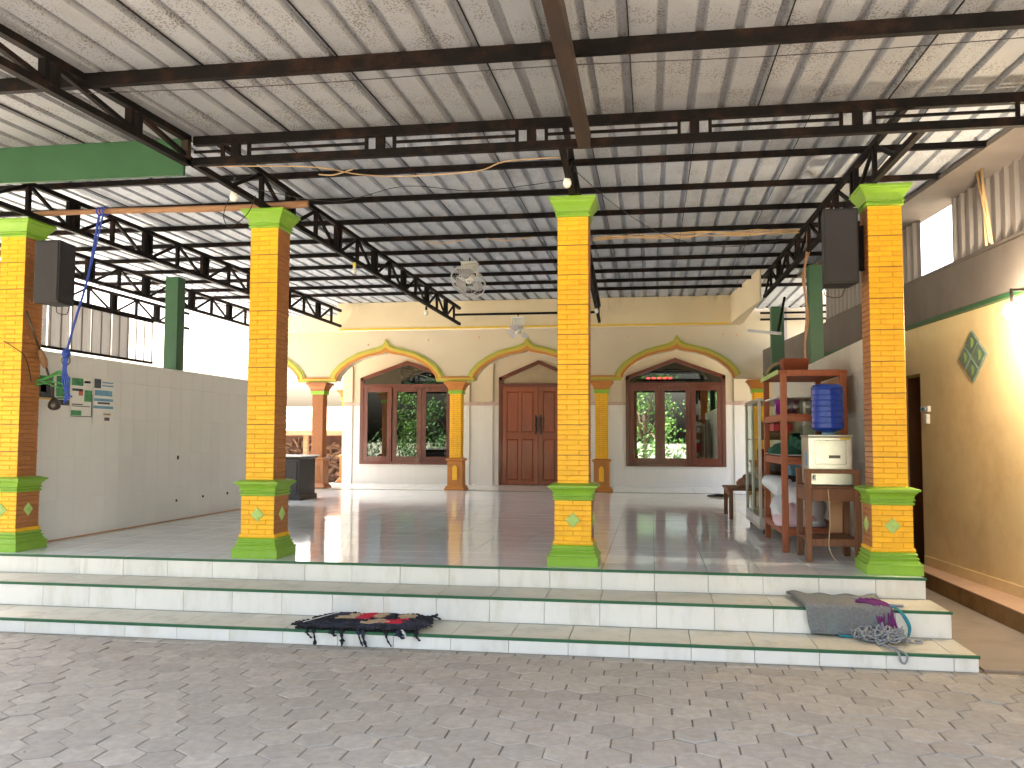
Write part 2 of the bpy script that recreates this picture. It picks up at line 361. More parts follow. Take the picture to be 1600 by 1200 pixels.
# ------------------------------------------------------------------ steps and verandah floor
E1, E2, E3 = .1733, .6387, 1.1136; ZA, ZB = -.1518, -.3292
steps = struct('front_steps', B().box(-3.9, 5.605, -E3+.012, 1.0, GZ-.02, ZB-.012).box(-3.9, 5.6, -E2+.012, 1.0, ZB-.02, ZA-.012).box(-3.9, 5.575, -E1+.012, 1.0, ZA-.02, -.012), 'step_grout')
T0 = -1.5667
for (yy, z0, z1, xe, off) in ((-E1, ZA, 0, 5.58, 0), (-E2, ZB, ZA, 5.605, .012), (-E3, GZ, ZB, 5.61, -.17)):
    h = z1-z0-.013; me = pillow(.3982, h, .013, .0015).mesh('riser_tile'); setmat(me, 'riser_tile')
    i = -6
    while True:
        xa = T0+.4*i+off; i += 1
        if xa+.4 > xe+.03:
            if xe-xa > .06:
                m2 = pillow(xe-xa-.003, h, .013, .002).mesh('riser_tile'); setmat(m2, 'riser_tile'); piece(steps, 'riser_tile', m2, ((xa+xe)/2, yy+.013, z0+h/2))
            break
        piece(steps, 'riser_tile', me, (xa+.2, yy+.013+rnd.uniform(0, .0012), z0+h/2), (0, rnd.uniform(-.001, .001), 0))
    part(steps, 'nosing', B().box(-3.9, xe+.006, yy-.006, yy+.014, z1-.0165, z1+.0025), 'green_trim', bev=.002)
    if z1 < 0:
        d = .4523; me = pillow(.397, d, .01, .002).mesh('tread_tile'); setmat(me, 'tread_tile'); i = -6
        while True:
            xa = T0+.4*i+off; i += 1; L = min(.4, xe-xa)
            if L < .05: break
            mm = me if L > .39 else pillow(L-.003, d, .01, .002).mesh('tread_tile'); setmat(mm, 'tread_tile')
            piece(steps, 'tread_tile', mm, (xa+L/2, yy+.016+d/2, z1-.011), (-math.pi/2, 0, 0))
XL, XR, YB = -2.1, 5.46, 9.66
floor = struct('verandah_floor', B().box(-3.9, 5.575, -.15, YB, -.1, -.0035), 'grout')
ft = pillow(.398, .398, .012, .0012).mesh('floor_tile'); setmat(ft, 'floor_tile'); back = B()
for j in range(25):
    for i in range(-2, 18):
        x0 = T0+.4*i; y0 = -.157+.4*j
        L = min(.4, 5.575-x0); D = min(.4, YB-y0)
        if L < .03 or D < .03: continue
        t = (rnd.gauss(0, .0011), rnd.gauss(0, .0011))
        if j < 15:
            o = piece(floor, 'floor_tile', ft, (x0+L/2, y0+D/2, -.012), (-math.pi/2+t[0], t[1], 0))
            if L < .399 or D < .399: o.scale = (L/.4, 1, D/.4)
        else:
            h0, h1 = L/2-.001, D/2-.001; cx, cy = x0+L/2, y0+D/2
            back.poly([(cx-h0, cy-h1, -t[1]*h0-t[0]*h1), (cx+h0, cy-h1, t[1]*h0-t[0]*h1), (cx+h0, cy+h1, t[1]*h0+t[0]*h1), (cx-h0, cy+h1, -t[1]*h0+t[0]*h1)], [(0, 1, 2, 3)])
part(floor, 'far_tiling', back, 'floor_tile', kind='stuff')
part(floor, 'green_edging', B().box(-5.2, 6.4, YB, YB+.05, -.05, .004), 'green_trim')
porch = struct('porch_floor', B().box(-5.2, 7.2, YB+.05, 12.05, -.1, -.004), 'grout')
pt = pillow(.397, .397, .01, .001).mesh('floor_tile'); setmat(pt, 'porch_tile')
for j in range(6):
    for i in range(-8, 20):
        x0 = T0+.4*i; D = min(.4, 12.05-(YB+.05+.4*j))
        if D > .05: piece(porch, 'floor_tile', pt, (x0+.2, YB+.05+.4*j+D/2, -.01), (-math.pi/2+rnd.gauss(0, .0008), rnd.gauss(0, .0008), 0), (1, 1, D/.4))

# ------------------------------------------------------------------ front columns
CW = .2526; ZT, ZBm = 2.8134, .6314; NR = 54; RH = (ZT-ZBm)/NR
bl = {}
def brick_mesh(l, h, mat):
    k = (round(l, 4), round(h, 4), mat)
    if k not in bl:
        m = pillow(l-.0025, h-.0034, .007, .003).mesh('brick'); setmat(m, mat); bl[k] = m
    return bl[k]
def face_xf(side, cx, cy, half):
    # side: 'F' front (-Y), 'R' (+X), 'L' (-X), 'K' back (+Y); returns fn(u, z) -> loc and rotation
    if side == 'F': return (lambda u, z: (cx+u, cy-half, z)), 0
    if side == 'R': return (lambda u, z: (cx+half, cy+u, z)), math.pi/2
    if side == 'L': return (lambda u, z: (cx-half, cy-u, z)), -math.pi/2
    return (lambda u, z: (cx-u, cy+half, z)), math.pi
def brick_rows(kind, wd):
    out = []
    if kind == 'shaft':
        for r in range(NR):
            z = ZBm+(r+.5)*RH; a = .31*wd
            if r % 2: out += [(-wd/2+a/2, z, a), (a/2, z, wd-a)]
            else: out += [(-a/2, z, wd-a), (wd/2-a/2, z, a)]
    else:
        for r in range(8):
            z = .196+(r+.5)*.0402
            if r % 2: out += [(-wd/4, z, wd/2), (wd/4, z, wd/2)]
            else: out += [(-wd*.375, z, wd/4), (0, z, wd/2), (wd*.375, z, wd/4)]
    return out
def diamond(root, f, rot, z, s=.06):
    p, _ = f(0, z), 0
    b = B(); R = Matrix.Rotation(rot, 3, 'Z')
    for (h, d0, d1) in ((s, 0, -.010), (s*.66, -.010, -.016)):
        a = [(-h, d0, 0), (0, d0, -h), (h, d0, 0), (0, d0, h)]; c = [(q[0]*.86, d1, q[2]*.86) for q in a]
        b.poly([tuple(R @ Vector(q)+Vector(p)) for q in a+c], [(0, 1, 5, 4), (1, 2, 6, 5), (2, 3, 7, 6), (3, 0, 4, 7), (4, 5, 6, 7)])
    o = part(root, 'diamond_ornament', b, 'pale_lime')
    b = B()
    for k in range(8):
        a = k*math.pi/4; q = [(math.cos(a+.25)*s*.1, -.017, math.sin(a+.25)*s*.1), (math.cos(a)*s*.42, -.02, math.sin(a)*s*.42), (math.cos(a-.25)*s*.1, -.017, math.sin(a-.25)*s*.1)]
        b.poly([tuple(R @ Vector(v)+Vector(p)) for v in q], [(0, 1, 2)])
    part(o, 'flower_relief', b, 'lime_paint')
def front_column(x0, vis_side, label):
    cx, cy = x0+CW/2, CW/2
    r = thing('brick_column', (cx, cy, 0), label, 'column', 'big yellow columns along the front steps')
    hs = CW/2-.008
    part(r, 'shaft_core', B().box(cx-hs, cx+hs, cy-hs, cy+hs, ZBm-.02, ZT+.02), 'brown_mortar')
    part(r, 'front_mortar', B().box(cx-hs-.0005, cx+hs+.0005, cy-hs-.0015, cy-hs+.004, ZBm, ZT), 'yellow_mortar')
    PW = .298; hp = PW/2-.008
    part(r, 'pedestal_core', B().box(cx-hp, cx+hp, cy-hp, cy+hp, .15, .53), 'brown_mortar')
    part(r, 'pedestal_mortar', B().box(cx-hp-.0005, cx+hp+.0005, cy-hp-.0015, cy-hp+.004, .19, .52), 'yellow_mortar')
    hidden = [s for s in 'RLK' if s != vis_side]
    for kind, wd, half in (('shaft', CW, hs), ('ped', PW, hp)):
        rows = brick_rows(kind, wd); hgt = RH if kind == 'shaft' else .0402
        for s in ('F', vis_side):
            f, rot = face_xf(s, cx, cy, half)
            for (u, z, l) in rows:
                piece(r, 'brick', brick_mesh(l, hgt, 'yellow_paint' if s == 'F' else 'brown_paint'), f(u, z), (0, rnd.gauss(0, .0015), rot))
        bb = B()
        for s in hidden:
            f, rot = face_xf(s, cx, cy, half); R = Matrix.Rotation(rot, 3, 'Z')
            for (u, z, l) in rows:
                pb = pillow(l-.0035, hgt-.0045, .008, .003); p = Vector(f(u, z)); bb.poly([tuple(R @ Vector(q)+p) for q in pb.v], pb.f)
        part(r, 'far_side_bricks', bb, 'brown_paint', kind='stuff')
        # wide seams between the cast blocks
        if kind == 'shaft':
            for k in range(1, 9):
                z = ZBm+k*6*RH
                part(r, 'block_seam', B().box(cx-CW/2-.0012, cx+CW/2+.0012, cy-CW/2-.0012, cy+CW/2+.0012, z-.0025, z+.0025), 'brown_mortar')
        for s in ('F', vis_side):
            if kind == 'ped':
                f, rot = face_xf(s, cx, cy, half+.008); diamond(r, f, rot, .36)
    part(r, 'base_strip', B().sq([(PW/2+.006, .166), (PW/2+.012, .178), (PW/2+.006, .196), (PW/2-.01, .2)], cx, cy), 'yellow_paint')
    part(r, 'plinth', B().sq([(.2, 0), (.2, .064), (.203, .07), (.203, .078), (.188, .081), (.186, .092), (.174, .108), (.17, .114), (.178, .117), (.178, .126), (.164, .13), (.164, .142), (.17, .145), (.17, .153), (.158, .166)], cx, cy), 'lime_paint', bev=.0015)
    part(r, 'waist_moulding', B().sq([(.15, .515), (.16, .52), (.16, .532), (.149, .536), (.149, .546), (.164, .55), (.164, .558), (.154, .562), (.158, .58), (.168, .598), (.182, .61), (.182, .615), (.196, .618), (.196, .634), (.15, .648), (.13, .652)], cx, cy), 'lime_paint', bev=.0015)
    part(r, 'capital', B().sq([(.128, ZT-.012), (.14, ZT-.006), (.14, ZT+.008), (.129, ZT+.011), (.129, ZT+.02), (.146, ZT+.023), (.146, ZT+.032), (.135, ZT+.036), (.142, ZT+.052), (.158, ZT+.08), (.176, ZT+.104), (.18, ZT+.112), (.18, ZT+.122), (.192, ZT+.126), (.192, ZT+.148), (.12, ZT+.152)], cx, cy), 'lime_paint', bev=.003)
    return r
front_column(-1.9272-CW, 'R', 'yellow brick column at the left edge, beside the speaker and posters')
c2 = front_column(.2208, 'R', 'yellow brick column under the end of the wooden pole, left of the open floor')
front_column(2.8725, 'R', 'yellow brick column standing in front of the double door')
front_column(5.2717, 'L', 'yellow brick column at the right end of the steps, beside the water stand')
zz = 1.157
part(c2, 'small_lettering', B().box(.243, .2485, -.0016, .001, zz, zz+.013).box(.257, .281, -.0016, .001, zz+.002, zz+.008).box(.284, .293, -.0016, .001, zz+.001, zz+.006).box(.305, .3085, -.0016, .001, zz-.002, zz+.009), 'trim_orange')

# ------------------------------------------------------------------ left tiled half wall
def tiled_wall(name, x0, x1, ya, yb, h, face, mat, label, cat, tw=.25, th=.4):
    r = thing(name, ((x0+x1)/2, (ya+yb)/2, 0), label, cat)
    part(r, 'core', B().box(x0+.008, x1-.008, ya, yb, -.003, h-.006), 'pale_grout')
    fx = x1-.008 if face > 0 else x0+.008; rot = math.pi/2 if face > 0 else -math.pi/2
    part(r, 'coping', B().box(x0-.001, x1+.001, ya, yb, h-.006, h), mat)
    part(r, 'outer_render', B().box(x0 if face > 0 else x1-.008, x0+.008 if face > 0 else x1, ya, yb, -.4, h-.006), 'grey_render')
    z = 0.; cache = {}
    while z < h-.03:
        hh = min(th, h-.006-z); y = ya
        while y < yb-.02:
            ll = min(tw, yb-y); k = (round(ll, 3), round(hh, 3))
            if k not in cache: cache[k] = pillow(ll-.0007, hh-.0007, .009, .0004).mesh('wall_tile'); setmat(cache[k], mat)
            piece(r, 'wall_tile', cache[k], (fx, y+ll/2, z+hh/2), (0, 0, rot)); y += tw
        z += th
    return r
lw = tiled_wall('tiled_half_wall', -2.22, -2.095, .26, 5.6, 1.825, 1, 'wall_tile', 'long pale tiled half wall on the left, with posters near its front end', 'wall')
for (y, z, h) in ((2.96, .76, .045), (2.95, .24, .028), (3.59, .25, .028), (4.25, .25, .028)):
    part(lw, 'wall_plug', B().box(-2.094, -2.084, y-.012, y+.012, z-h/2, z+h/2), 'black_plastic')
part(lw, 'skirting_line', B().box(-2.094, -2.088, .26, 5.6, 0.002, .014), 'brown_card')
rw = tiled_wall('tiled_half_wall', 5.42, 5.545, .36, 6.6, 1.87, -1, 'wall_tile_grey', 'grey white tiled half wall behind the shelf and water stand', 'wall')

# posters
def poster(y0, y1, z0, z1, blocks, label, base='paper'):
    r = thing('poster', (-2.082, (y0+y1)/2, z0), label, 'poster', 'papers stuck on the tiled wall')
    part(r, 'sheet', B().box(-2.0855, -2.083, y0, y1, z0, z1), base)
    for (a, b, c, d, m) in blocks:
        part(r, 'print', B().box(-2.083, -2.0822, y0+(y1-y0)*a, y0+(y1-y0)*b, z0+(z1-z0)*c, z0+(z1-z0)*d), m)
poster(.42, .67, 1.36, 1.6, [(.03, .97, .08, .7, 'ink_dark'), (.1, .9, .72, .95, 'ink_green'), (.2, .5, .3, .6, 'paper'), (.03, .97, 0.01, .07, 'yellow_line')], 'dark picture poster half hidden behind the left column')
poster(.68, .9, 1.31, 1.61, [(.04, .96, .3, .97, 'ink_green'), (.04, .96, .02, .2, 'ink_dark'), (.1, .5, .55, .62, 'paper'), (.5, .9, .4, .46, 'paper'), (.1, .9, .22, .28, 'ink_green')], 'green printed poster behind the hanging blue rope')
poster(.91, 1.25, 1.21, 1.6, [(.02, .55, .8, .99, 'ink_green'), (.55, .95, .86, .98, 'paper'), (.6, .9, .88, .94, 'ink_dark'), (.05, .55, .66, .72, 'ink_dark'), (.35, .55, .55, .68, 'ink_red'), (.62, .98, .4, .7, 'ink_green'), (.05, .55, .3, .33, 'ink_dark'), (.05, .9, .26, .28, 'ink_dark'), (.02, .5, .03, .16, 'ink_green'), (.0, 1, 0, .02, 'ink_dark'), (.96, 1, 0, .6, 'ink_dark')], 'white and green flyer with a red spot, between two other posters')
poster(1.27, 1.62, 1.14, 1.62, [(.02, .34, .78, .98, 'ink_dark'), (.4, .95, .9, .93, 'ink_blue'), (.4, .95, .83, .86, 'ink_blue'), (.05, .9, .62, .74, 'ink_blue'), (.02, .95, .5, .56, 'ink_blue'), (.2, .8, .44, .48, 'ink_dark'), (0, .97, .34, .4, 'ink_blue'), (.5, .85, .2, .24, 'tan_cloth'), (.55, .8, .08, .15, 'ink_dark')], 'white flyer with blue bands, rightmost of the posters')

# ------------------------------------------------------------------ corrugated sheets
def corr(x0, x1, pitch=.2, hgt=.032, n=4):
    out = []; x = x0
    for k in range(n):
        out += [(x, 0), (x+pitch*.70, 0), (x+pitch*.77, hgt), (x+pitch*.93, hgt)]; x += pitch
    out.append((x1+.004, 0)); out.append((x1+.004, -.006)); return out
def sheet(root, xs, ya, yb, zf, mat, name='roof_sheet'):
    b = B(); ny = 3; n = len(xs)
    P = []
    for j in range(ny):
        y = ya+(yb-ya)*j/(ny-1)
        for (x, z) in xs: P.append((x, y, zf(y)+z))
    F = [(j*n+i, j*n+i+1, (j+1)*n+i+1, (j+1)*n+i) for j in range(ny-1) for i in range(n-1)]
    b.poly(P, F); return part(root, name, b, mat)
ZV = lambda y: 3.345+.009*y          # verandah roof underside
ZY = lambda y: 3.165+.036*(y+1.25)   # yard roof underside
roof = thing('canopy_roof', (2, 2, 3.2), 'grey corrugated metal canopy roof on dark purlins over the verandah and yard', 'roof')
k = -6
while -.04+.8*k < 6.0:
    x0 = -.04+.8*k; k += 1
    n = 4
    sheet(roof, corr(x0, x0+.8), -1.32, 9.72, lambda y, d=rnd.uniform(-.002, .002): ZV(y)+d, 'roof_metal_back')
k = -9
while .31+.8*k < 6.5:
    x1 = .31+.8*k; k += 1
    sheet(roof, corr(x1, x1+.8, .2, .032), -5.9, -1.12, lambda y, d=rnd.uniform(-.002, .002): ZY(y)+d, 'roof_metal')
PUR = (.23, 1.11, 1.98, 2.85, 3.65, 4.46, 5.3, 6.1, 6.85)
for k in range(-6, 8): part(roof, 'seam', B().bar((-.04+.8*k+.003, -1.3, ZV(-1.3)-.004), (-.04+.8*k+.003, 9.6, ZV(9.6)-.004), .005, .005), 'steel')
for k in range(-9, 9): part(roof, 'seam', B().bar((.31+.8*k+.003, -5.88, ZY(-5.88)-.005), (.31+.8*k+.003, -1.15, ZY(-1.15)-.005), .006, .007), 'steel')
for y in PUR:
    part(roof, 'purlin', B().box(-4.83, 6.35, y-.02, y+.02, ZV(y)-.05, ZV(y)-.001), 'steel')
for y in (-2.46, -3.75, -4.95, -5.8):
    part(roof, 'purlin', B().box(-6.85, 7.2, y-.022, y+.022, ZY(y)-.08, ZY(y)-.001), 'steel')
# trusses
def truss(pa, pb, zb, zt, label, singles, blocks, cw=.045):
    (xa, ya), (xb, yb) = pa, pb; X = lambda y: xa+(xb-xa)*(y-ya)/(yb-ya)
    r = thing('roof_truss', (xa, ya, zb), label, 'roof truss', 'black lattice trusses under the canopy')
    part(r, 'top_chord', B().bar((X(ya), ya, zt-.022), (X(yb), yb, zt-.022), cw, .044), 'steel', bev=.002)
    part(r, 'bottom_chord', B().bar((X(ya), ya, zb+.022), (X(yb), yb, zb+.022), cw, .044), 'steel', bev=.002)
    for s in singles:
        if ya < s < yb:
            part(r, 'post', B().bar((X(s), s, zb+.044), (X(s), s, zt-.044), .032, .045, (0, 1, 0)), 'steel')
            for d in (-1, 1):
                e = s+d*.5
                if ya < e < yb: part(r, 'brace', B().bar((X(s+d*.04), s+d*.04, zt-.05), (X(e), e, zb+.048), .024, .028), 'steel')
    for s in blocks:
        if ya < s-.07 and s+.07 < yb:
            for q in (-.055, .055): part(r, 'post', B().bar((X(s+q), s+q, zb+.044), (X(s+q), s+q, zt-.044), .04, .05, (0, 1, 0)), 'steel')
            part(r, 'gusset', B().box(X(s)-.004, X(s)+.004, s-.04, s+.04, zb+.044, zt-.044), 'steel')
S = [-.08, 1.15, 2.4, 3.65, 4.9, 6.15, 7.35]; K = [.53, 1.78, 3.03, 4.28, 5.53, 6.75]
truss((.35, -1.2), (.34, 7.8), 2.965, 3.282, 'black lattice roof truss running back from above the second column', S, K)
truss((-1.86, -1.2), (-1.82, 7.8), 2.965, 3.282, 'black lattice roof truss running back from above the left edge column', S, K)
truss((-3.4, -1.2), (-3.4, 7.8), 2.965, 3.282, 'faint black lattice roof truss left of the tiled half wall', S, K)
truss((3.03, -1.2), (2.76, 7.8), 2.965, 3.282, 'black lattice roof truss hidden mostly behind the middle column', S, K)
truss((5.34, -1.2), (5.18, 5.45), 2.965, 3.282, 'rusty brown lattice roof truss above the right end column', S, K)
truss((-4.72, -1.2), (-4.72, 7.8), 2.965, 3.282, 'farthest black lattice roof truss at the left, above the bright opening', S, K)
# yard truss over the left of the paving
r = thing('yard_truss', (.35, -1.3, 2.94), 'black steel truss with paired posts crossing the upper left corner', 'roof truss')
zt = lambda y: ZY(y)-.002
part(r, 'top_chord', B().bar((.35, -1.28, zt(-1.28)-.022), (.35, -5.0, zt(-5)-.022), .05, .044), 'steel', bev=.002)
part(r, 'bottom_chord', B().bar((.35, -1.28, 2.965), (.35, -5.0, 2.855), .05, .044), 'steel', bev=.002)
zb = lambda y: 2.965+(y+1.28)*(.165/5.62)
for s in (-1.95, -2.75, -3.55, -4.4):
    for q in (-.045, .045): part(r, 'post', B().bar((.35, s+q, zb(s)+.02), (.35, s+q, zt(s)-.04), .045, .04, (0, 1, 0)), 'steel')
    part(r, 'brace', B().bar((.35, s+.06, zt(s)-.05), (.35, s+.75, zb(s+.75)+.03), .03, .03), 'steel')
part(r, 'end_post', B().bar((.35, -1.31, 2.95), (.35, -1.31, 3.13), .05, .05, (0, 1, 0)), 'rusty_steel')
# long lattice beam in front of the columns
r = thing('lattice_beam', (3.4, -1.25, 2.95), 'long black lattice beam crossing the picture in front of the columns', 'beam')
part(r, 'top_chord', B().box(.38, 6.62, -1.275, -1.225, 3.098, 3.162), 'steel', bev=.003)
part(r, 'bottom_chord', B().box(.38, 6.62, -1.275, -1.225, 2.95, 3.006), 'steel', bev=.003)
px = [.7, 1.77, 2.83, 3.91, 4.93, 5.98]
for x in px:
    part(r, 'post', B().box(x-.03, x+.03, -1.27, -1.23, 3.004, 3.10), 'steel')
    for q in (-.1, .1): part(r, 'slim_post', B().box(x+q-.011, x+q+.011, -1.262, -1.238, 3.004, 3.10), 'steel')
for a, b in zip([.38]+[x+.1 for x in px], [x-.1 for x in px]+[6.6]):
    part(r, 'middle_rail', B().box(a, b, -1.258, -1.242, 3.044, 3.062), 'steel')
# rusty channel running to the front
r = thing('rusty_channel', (3.19, -4, 2.93), 'rusty brown steel channel running overhead towards the viewer', 'beam')
part(r, 'web', B().box(3.15, 3.23, -5.0, -1.3, 2.93, 2.94), 'rusty_steel')
for q in (3.15, 3.222): part(r, 'flange', B().box(q, q+.008, -5.0, -1.3, 2.94, 3.04), 'rusty_steel')
part(r, 'end_plate', B().box(3.148, 3.232, -1.3, -1.288, 2.928, 3.05), 'rusty_steel')
single('fascia_board', B().box(-6.8, .31, -1.27, -1.24, 2.885, 3.155), 'dark_green', 'green painted fascia board under the roof at the upper left', 'board', bev=.003)

# ------------------------------------------------------------------ mosque front: arcade
AY0, AY1 = 9.75, 10.0; SPR = 2.115
inner = [(-1.03, 0), (-1.0, .1), (-.9, .22), (-.75, .335), (-.55, .435), (-.35, .495), (-.18, .525), (-.08, .545), (0, .585)]
inner = inner+[(-x, z) for x, z in inner[::-1][1:]]
outer = [(-1.17, .085), (-1.115, .19), (-.985, .33), (-.81, .45), (-.585, .56), (-.36, .62), (-.18, .665), (-.07, .715), (0, .83)]
outer = outer+[(-x, z) for x, z in outer[::-1][1:]]
mos = thing('mosque', (1.2, 11, 0), 'cream mosque front with pointed arches, tiled dado, dark windows and wooden door', 'building')
XW = -3.95
arch_c = [-4.42, -1.57, 1.25, 4.1, 6.95]
aw = B(); line = []
for c in arch_c:
    line += [(c+x, SPR+.03+z) for x, z in inner]
TOP = 3.72
pts = [(XW, SPR+.4)]+[p for p in line if XW < p[0] < 7.6]+[(7.6, SPR+.03)]
n = len(pts); P = []
for (x, z) in pts: P += [(x, AY0, z), (x, AY0, TOP), (x, AY1, z), (x, AY1, TOP)]
F = []
for i in range(n-1):
    a, b = i*4, i*4+4
    F += [(a, b, b+1, a+1), (a+2, a+3, b+3, b+2), (a, a+2, b+2, b), (a+1, b+1, b+3, a+3)]
aw.poly(P, F); part(mos, 'arcade_wall', aw, 'cream_wall')
def lerp(t):
    return [(i[0]+(o[0]-i[0])*t, i[1]+(o[1]-i[1])*t) for i, o in zip(inner, outer)]
for ci, c in enumerate(arch_c):
    if c > 6: continue
    root = None
    for (t0, t1, d, mat, nm) in ((-.06, .3, .03, 'trim_orange', 'arch_trim'), (.3, .72, .045, 'trim_olive', 'arch_band'), (.72, 1.0, .028, 'trim_lime', 'arch_edge')):
        A, Bq = lerp(t0), lerp(t1); kp = [i for i in range(len(A)) if c+A[i][0] > XW]; A = [A[i] for i in kp]; Bq = [Bq[i] for i in kp]; b = B(); m = len(A)
        P = [(c+x, AY0-d, SPR+.03+z) for x, z in A]+[(c+x, AY0-d, SPR+.03+z) for x, z in Bq]+[(c+x, AY0+.001, SPR+.03+z) for x, z in A]+[(c+x, AY0+.001, SPR+.03+z) for x, z in Bq]
        F = []
        for i in range(m-1): F += [(i, i+1, m+i+1, m+i), (2*m+i, 3*m+i, 3*m+i+1, 2*m+i+1), (i, 2*m+i, 2*m+i+1, i+1), (m+i, m+i+1, 3*m+i+1, 3*m+i)]
        F += [(0, m, 3*m, 2*m), (m-1, 3*m-1, 4*m-1, 2*m-1)]
        b.poly(P, F)
        o = part(root or mos, nm, b, mat)
        root = root or o
    # flat run over the column to the next arch
    if ci < 3:
        xa, xb = c+1.0, arch_c[ci+1]-1.0
        for (z0, z1, d, mat) in ((SPR, SPR+.026, .034, 'trim_lime'), (SPR+.026, SPR+.07, .048, 'trim_olive'), (SPR+.07, SPR+.1, .03, 'trim_orange')):
            part(mos, 'spandrel_trim', B().box(xa+.03, xb-.03, AY0-d, AY0+.001, z0, z1), mat)
for (x, z) in ((-1.95, 2.86), (-1.6, 2.95), (-.72, 2.94), (.3, 2.98), (3.2, 2.95), (4.95, 2.97), (5.2, 2.96)):
    part(mos, 'nail_stub', B().box(x-.012, x+.012, AY0-.02, AY0+.001, z-.016, z+.016), 'brown_card')
# porch ceiling, main wall with openings
WY = 11.9
part(mos, 'porch_shade_slab', B().box(-5.6, -3.22, WY+.2, 14.2, 3.3, 3.36), 'cream_wall')  # slab added behind the porch to keep the sun off its floor
part(mos, 'porch_ceiling', B().box(-5.6, 7.6, AY1, WY+.2, 3.3, 3.36), 'cream_wall')  # left end lengthened to shade the porch
ops = [(-2.82, -.66, .43, 2.35, 2.73), (.33, 2.07, 0, 2.34, 2.71), (3.08, 5.16, .43, 2.35, 2.73)]
mw_ = B()
def wallrect(x0, x1, z0, z1): mw_.box(x0, x1, WY, WY+.18, z0, z1)
xs = [-3.2]+[v for o in ops for v in o[:2]]+[7.6]
for i in range(0, len(xs), 2): wallrect(xs[i], xs[i+1], 0, 3.3)
for (a, b, z0, zs, zp) in ops:
    if z0 > 0: wallrect(a, b, 0, z0)
    m = (a+b)/2
    for (p, q) in ((a, m), (m, b)):
        za, zq = (zs, zp) if p == a else (zp, zs)
        mw_.poly([(p, WY, za), (q, WY, zq), (q, WY, 3.3), (p, WY, 3.3), (p, WY+.18, za), (q, WY+.18, zq), (q, WY+.18, 3.3), (p, WY+.18, 3.3)], [(0, 1, 2, 3), (7, 6, 5, 4), (0, 4, 5, 1), (1, 5, 6, 2), (2, 6, 7, 3), (3, 7, 4, 0)])
part(mos, 'main_wall', mw_, 'cream_wall')
for i in range(0, len(xs), 2):
    part(mos, 'dado', B().box(xs[i]-(.003 if i == 0 else 0), xs[i+1], WY-.016, WY-.0005, 0, 1.73), 'wainscot')
    part(mos, 'dado_border', B().box(xs[i]-(.003 if i == 0 else 0), xs[i+1], WY-.018, WY-.0005, 1.7305, 1.80), 'border_tile')
for (a, b, z0, zs, zp) in ops:
    if z0 > 0: part(mos, 'dado', B().box(a, b, WY-.016, WY-.0005, 0, z0), 'wainscot')
for x in (-3.2, -.52, 0.0, 2.5, 5.35):
    part(mos, 'pilaster', B().box(x-.02, x+.2, WY-.05, WY-.017, 0, 1.72), 'wainscot')
    part(mos, 'pilaster_top', B().box(x-.02, x+.2, WY-.05, WY-.019, 1.81, 3.3), 'cream_wall')
